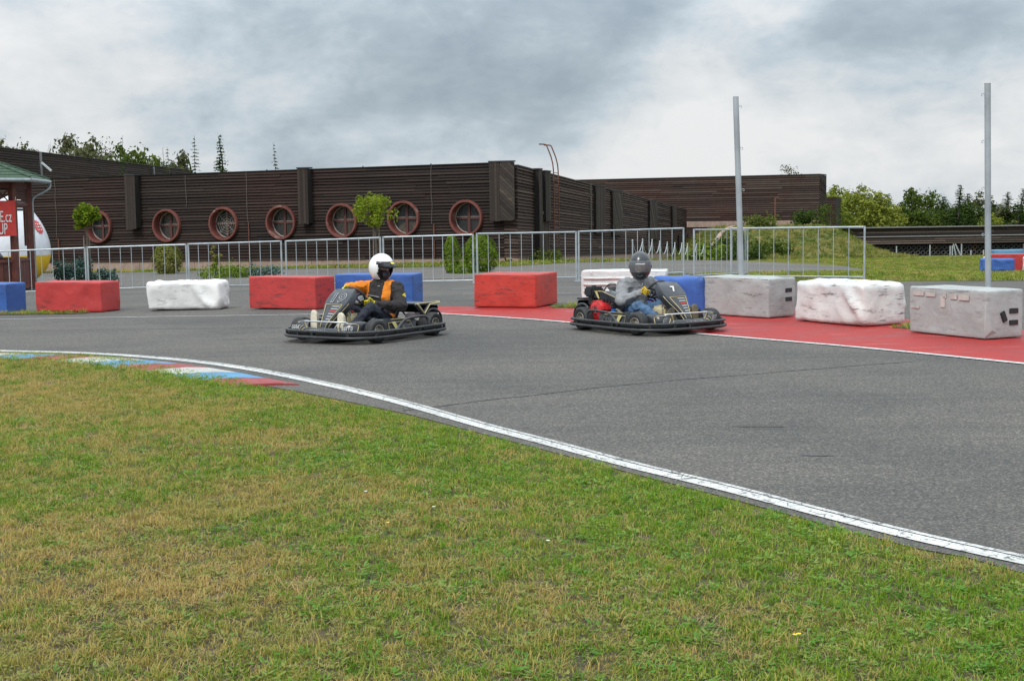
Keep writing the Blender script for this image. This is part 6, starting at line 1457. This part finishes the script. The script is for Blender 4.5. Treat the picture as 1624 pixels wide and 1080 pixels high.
def helmet_grid(person_head, sx, sy, sz, keep, mat, name, parent, thick=.016, seg=112, rings=84, chin=0.0, mats=None, mfun=None, grow=1.0):
    vs, ok = [], []
    for i in range(rings + 1):
        t = math.pi * i / rings
        for j in range(seg):
            a = 2 * math.pi * j / seg; d = Vector((math.sin(t) * math.cos(a), math.sin(t) * math.sin(a), math.cos(t)))
            x = d.x * sx * (1 + (chin * max(0, -d.z) if d.x > 0 else 0)); z = d.z * sz
            if d.x < 0: x *= 1.04
            vs.append(person_head @ (Vector((x, d.y * sy, z)) * grow)); ok.append(d)
    fs = []; mi = []
    for i in range(rings):
        for j in range(seg):
            q = (i * seg + j, (i + 1) * seg + j, (i + 1) * seg + (j + 1) % seg, i * seg + (j + 1) % seg); c = sum((ok[k] for k in q), Vector()) / 4
            if keep(c.normalized() if c.length > 1e-6 else c): fs.append(q); mi.append(mfun(c) if mfun else 0)
    used = sorted({k for f in fs for k in f}); mp_ = {k: i for i, k in enumerate(used)}
    mb = MB(); mb.add([vs[k] for k in used], [tuple(mp_[k] for k in f) for f in fs]); mb.m = mi
    bm = None
    o = mb.build(name, mats or mat, parent, True)
    bm = bmesh.new(); bm.from_mesh(o.data); bmesh.ops.remove_doubles(bm, verts=bm.verts, dist=1e-5); bm.to_mesh(o.data); bm.free()
    for p in o.data.polygons: p.use_smooth = True
    so = o.modifiers.new('s', 'SOLIDIFY'); so.thickness = thick; so.offset = -1; return o

def head_xf(c, yaw, pitch=0.0, roll=0.0): return Matrix.Translation(Vector(c)) @ Matrix.Rotation(yaw, 4, 'Z') @ Matrix.Rotation(pitch, 4, 'Y') @ Matrix.Rotation(roll, 4, 'X')

def face(person, H):
    hd = MB().ball((0, 0, 0), (.092, .078, .112), 24, 18, lambda p: H @ p)
    for c, r in (((.092, 0, -.012), (.016, .012, .020)), ((.084, 0, -.045), (.012, .022, .008)), ((.078, 0, -.075), (.016, .020, .016)), ((.080, .032, .012), (.010, .016, .010)), ((.080, -.032, .012), (.010, .016, .010)), ((.0, .079, -.005), (.018, .008, .028)), ((.0, -.079, -.005), (.018, .008, .028))):
        hd.ball(c, r, 10, 7, lambda p: H @ p)
    return hd.build('head', F_skin, person, True)

# driver one: white open-face helmet, black and orange jacket
d1 = empty('person', k1.location, k1.rotation_euler.z, label='driver in white open-face helmet and black-orange jacket steering the left kart', cat='person')
J1 = [('hip', (.25, -.08, .185), (.25, .08, .185), .125, .125), ('waist', (.21, -.06, .32), (.21, .06, .32), .115, .115), ('belly', (.22, 0, .22), (.20, 0, .42), .14, .135), ('chest', (.20, -.09, .48), (.20, .09, .48), .135, .135), ('chest', (.20, -.14, .58), (.20, .14, .58), .095, .095),
      ('neck', (.20, 0, .60), (.215, 0, .70), .085, .066), ('rarm', (.20, -.21, .590), (.47, -.31, .585), .082, .066), ('rarm', (.47, -.31, .575), (.685, -.150, .615), .056, .040), ('larm', (.20, .215, .575), (.30, .37, .37), .088, .070), ('larm', (.30, .37, .37), (.565, .175, .405), .068, .042),
      ('thigh', (.28, -.11, .19), (.72, -.22, .375), .092, .066), ('thigh', (.28, .11, .19), (.72, .21, .375), .092, .066), ('shin', (.72, -.22, .375), (1.10, -.20, .145), .062, .044), ('shin', (.72, .21, .375), (1.10, .20, .145), .062, .044), ('ankle', (1.10, -.20, .145), (1.17, -.20, .15), .040, .036), ('ankle', (1.10, .20, .145), (1.17, .20, .15), .040, .036)]
def reg1(nm, c, n_):
    if nm in ('thigh', 'shin', 'ankle'): return 2
    if nm == 'rarm': return 1
    if nm == 'larm': return 0
    if nm == 'hip': return 1 if (c.y > .02 and c.z > .16 and c.z < .27 and c.x < .42) else 2 if c.z < .2 else 0
    if nm in ('chest', 'waist', 'belly', 'neck') and c.y < -.145 and c.z > .42: return 1
    w_ = .105 + .03 * math.sin((c.z - .3) * 6)
    if nm in ('chest', 'belly', 'waist') and w_ - .052 < c.y < w_ + .045 and c.z > .34 and n_.x > -.1: return 1
    if nm in ('waist', 'belly') and c.z < .235 and c.y > .03: return 1
    return 0
body(d1, J1, [F_blk, F_org, F_navy], reg1)
U = Vector((.62, 0, .785)); V_ = Vector((0, 1, 0)); C0 = Vector((.73, 0, .50))
def rim(a): # a measured from the top of the wheel towards the driver's left
    P = C0 + U * math.cos(a) * .142 + V_ * math.sin(a) * .145; O = (P - C0).normalized(); T = (-U * math.sin(a) + V_ * math.cos(a)).normalized(); return P, T, O
P, T, O = rim(R(-48)); glove(d1, P, T, O, N1, (.690, -.152, .612), F_yel)
P, T, O = rim(R(118)); glove(d1, P, -T, O, N1, (.570, .172, .407), F_yel)
shoe(d1, (1.245, -.20, .12), (1.225, -.215, .365), S_cream, S_cream); shoe(d1, (1.235, .19, .12), (1.215, .185, .345), S_cream, S_cream)
H1 = head_xf((.215, 0, .825), R(78), R(5)) @ Matrix.Scale(1.10, 4); face(d1, H1)
hm = helmet_grid(H1, .152, .134, .158, lambda d: d.z > -.80 and not (d.x > .36 and d.z < .42 and abs(d.y) < .86), H_white, 'helmet', d1, .024)
def hp(x, y, z): return H1 @ Vector((x, y, z))
helmet_grid(H1, .140, .120, .146, lambda d: d.z > -.82 and not (d.x > .52 and d.z < .36 and abs(d.y) < .80), H_lin, 'helmet_lining', hm, .01)
q = MB(); ys = [-.118, -.09, -.05, 0, .05, .09, .118]; top = [hp(math.sqrt(max(0, 1 - (y / .14) ** 2)) * .150, y, .062) for y in ys]; lip = [hp(math.sqrt(max(0, 1 - (y / .125) ** 2)) * .215 + .0, y * .92, .032 - .0 * abs(y)) for y in ys]
th = hp(0, 0, .012) - hp(0, 0, 0); n = len(ys); q.add(top + lip + [p - th for p in top] + [p - th for p in lip], [(i, i + 1, n + i + 1, n + i) for i in range(n - 1)] + [(3 * n + i, 3 * n + i + 1, 2 * n + i + 1, 2 * n + i) for i in range(n - 1)] + [(n + i, n + i + 1, 3 * n + i + 1, 3 * n + i) for i in range(n - 1)])
pk = q.build('peak', H_peak, hm, True)
helmet_grid(H1, .155, .137, .160, lambda d: d.x > .30 and .30 < d.z < .50 and abs(d.y) < .92, H_peak, 'peak_band', hm, .006)
q = MB(); cs = [hp(.192, -.02, .062), hp(.192, .022, .062), hp(.168, .022, .078), hp(.168, -.02, .078)]; q.add(cs, [(0, 1, 2, 3)]); q.build('yellow_mark', H_ylw, hm)
helmet_grid(H1, .100, .086, .118, lambda d: d.z < -.16 or d.x < .25, F_bal, 'balaclava', d1, .004)
MB().ball((.082, 0, -.066), (.034, .048, .050), 12, 8, lambda p: H1 @ p).build('face_mask', fabric('dark_mask', (.035, .028, .045)), d1, True)
q = MB()
for s in (-1, 1): q.ball((.093, s * .033, .012), (.012, .028, .019), 14, 8, lambda p: H1 @ p)
sg = q.build('sunglasses', H_lens, d1, True)
MB().tube([hp(.10, -.062, .022), hp(.108, -.03, .030), hp(.110, 0, .024), hp(.108, .03, .030), hp(.10, .062, .022)], .004, 5).build('glasses_frame', H_peak, sg)
for s in (-1, 1): MB().tube([hp(.10, s * .062, .022), hp(.0, s * .088, .015)], .003, 5).build('glasses_arm', H_peak, sg)
MB().tube([hp(.02, -.075, -.10), hp(.05, -.045, -.135), hp(.055, 0, -.145), hp(.05, .045, -.135), hp(.02, .075, -.10)], .006, 5).build('chin_strap', H_peak, d1)
MB().tube([hp(.03, -.02, -.15), hp(.05, .0, -.155), hp(.04, .025, -.15)], .006, 5).build('strap_tag', H_ylw, d1)
# marks on the jacket: sleeve logo, chest piping, collar logo
def skinpt(b, frm, dr):
    r_ = b.ray_cast(Vector(frm), Vector(dr).normalized()); return (r_[1], r_[2]) if r_[0] else (Vector(frm), -Vector(dr))
bd = [c for c in d1.children if c.name.startswith('body')][0]; bpy.context.view_layer.update()
def decal_line(b, pts, dr, r, mat, name, parent, off=.003):
    o = []
    for p in pts:
        h, n_ = skinpt(b, p, dr)
        if (h - Vector(p)).length > 1e-5: o.append(h + n_ * off)
    if len(o) < 2: print('no decal', name); return None
    return MB().tube(o, r, 5).build(name, mat, parent)
decal_line(bd, [(1.0, -.17 + .03 * i, .50 - .004 * i) for i in range(8)], (-1, 0, 0), .0035, gloss('grey_piping', (.4, .4, .42), .4), 'chest_piping', d1)
for j in range(3): decal_line(bd, [(.265 - .012 * i, 1, .500 - .014 * j + .003 * i + .005 * (i == 2)) for i in range(-1 + j, 7 - j)], (0, -1, 0), .006, H_ylw, 'sleeve_mark', d1)
decal_line(bd, [(1.0, -.01 + .012 * i, .60 + .006 * math.sin(i)) for i in range(4)], (-1, 0, 0), .004, gloss('grey_logo', (.4, .4, .42), .4), 'collar_mark', d1)

# driver two: dark full-face helmet, grey sweater, jeans
d2 = empty('person', k2.location, k2.rotation_euler.z, label='driver in dark full-face helmet, grey sweater and jeans in the right kart', cat='person')
J2 = [('hip', (.26, -.08, .185), (.26, .08, .185), .125, .125), ('waist', (.26, -.06, .32), (.26, .06, .32), .120, .120), ('belly', (.26, 0, .22), (.30, 0, .42), .145, .14), ('chest', (.31, -.08, .46), (.31, .08, .46), .130, .130), ('chest', (.34, -.15, .555), (.34, .15, .555), .088, .088),
      ('neck', (.36, 0, .57), (.39, 0, .68), .085, .066), ('rarm', (.34, -.215, .555), (.47, -.355, .365), .088, .072), ('rarm', (.47, -.355, .365), (.645, -.195, .47), .068, .044), ('larm', (.34, .215, .555), (.48, .35, .36), .086, .068), ('larm', (.48, .35, .36), (.65, .195, .48), .058, .038),
      ('thigh', (.28, -.12, .19), (.74, -.28, .31), .095, .070), ('thigh', (.28, .11, .19), (.72, .25, .34), .095, .070), ('shin', (.74, -.28, .31), (1.10, -.19, .14), .064, .046), ('shin', (.72, .25, .34), (1.10, .19, .14), .064, .046), ('ankle', (1.10, -.19, .14), (1.17, -.18, .15), .040, .036), ('ankle', (1.10, .19, .14), (1.17, .18, .15), .040, .036)]
def reg2(nm, c, n_):
    if nm in ('thigh', 'shin', 'ankle'): return 1 if c.x > .34 else 0
    return 1 if (nm == 'hip' and c.z < .15) else 0
body(d2, J2, [F_gry, F_jean], reg2)
P, T, O = rim(R(-95)); glove(d2, P, T, O, N2, (.652, -.190, .474), F_yel2)
P, T, O = rim(R(85)); glove(d2, P, -T, O, N2, (.655, .190, .484), F_yel2)
shoe(d2, (1.245, -.19, .12), (1.205, -.17, .305), S_olive, S_dsole); shoe(d2, (1.245, .17, .13), (1.225, .17, .335), S_olive, S_olive)
H2 = head_xf((.405, 0, .785), R(-40), R(6)) @ Matrix.Diagonal((1.03, 1.03, 1.14, 1)); face(d2, H2)
hm2 = helmet_grid(H2, .150, .134, .160, lambda d: d.z > -.86 and not (d.x > .30 and -.30 < d.z < .30 and abs(d.y) < .88), None, 'helmet', d2, .022, chin=.16, mats=[H_blk, H_gry], mfun=lambda d: 1 if d.z > .28 else 0)
helmet_grid(H2, .154, .139, .164, lambda d: d.x > .10 and -.36 < d.z < .42 and abs(d.y) < .96, H_vis, 'visor', hm2, .003, chin=.05)
helmet_grid(H2, .132, .116, .142, lambda d: d.z > -.82 and not (d.x > .35 and -.40 < d.z < .34 and abs(d.y) < .85), H_lin, 'helmet_lining', hm2, .006)
def hq(x, y, z): return H2 @ Vector((x, y, z))
q = MB()
for i in range(9):
    y = -.05 + .0125 * i; x = .160 * math.sqrt(1 - (y / .142) ** 2 - .05); q.add([hq(x, y, .034), hq(x, y + .010, .034), hq(x - .001, y + .011, .046), hq(x - .001, y + .001, .046)], [(0, 1, 2, 3)])
q.build('visor_lettering', K_wht, hm2)
q = MB().tube([hq(.158, -.035, -.085), hq(.166, 0, -.098), hq(.158, .035, -.085)], .006, 5).build('chin_vent', H_gry, hm2)
for s in (-1, 1): MB().lathe([(.001, .01), (.020, .008), (.022, 0)], 12, lambda p: hq(.02 + p.x, s * (.130 + p.z), .0 + p.y)).build('visor_pivot', H_gry, hm2)
bd2 = [c for c in d2.children if c.name.startswith('body')][0]; bpy.context.view_layer.update()
decal_line(bd2, [(1.0, .005, .58 - .03 * i) for i in range(5)], (-1, 0, 0), .0035, K_wht, 'zip', d2)
MB().tube([(.36, -.075, .60), (.43, -.03, .595), (.435, .03, .595), (.36, .075, .60)], .014, 6).build('collar', F_gry, d2, True)
# ------------------------------------------------------------------ end
bpy.context.view_layer.update()
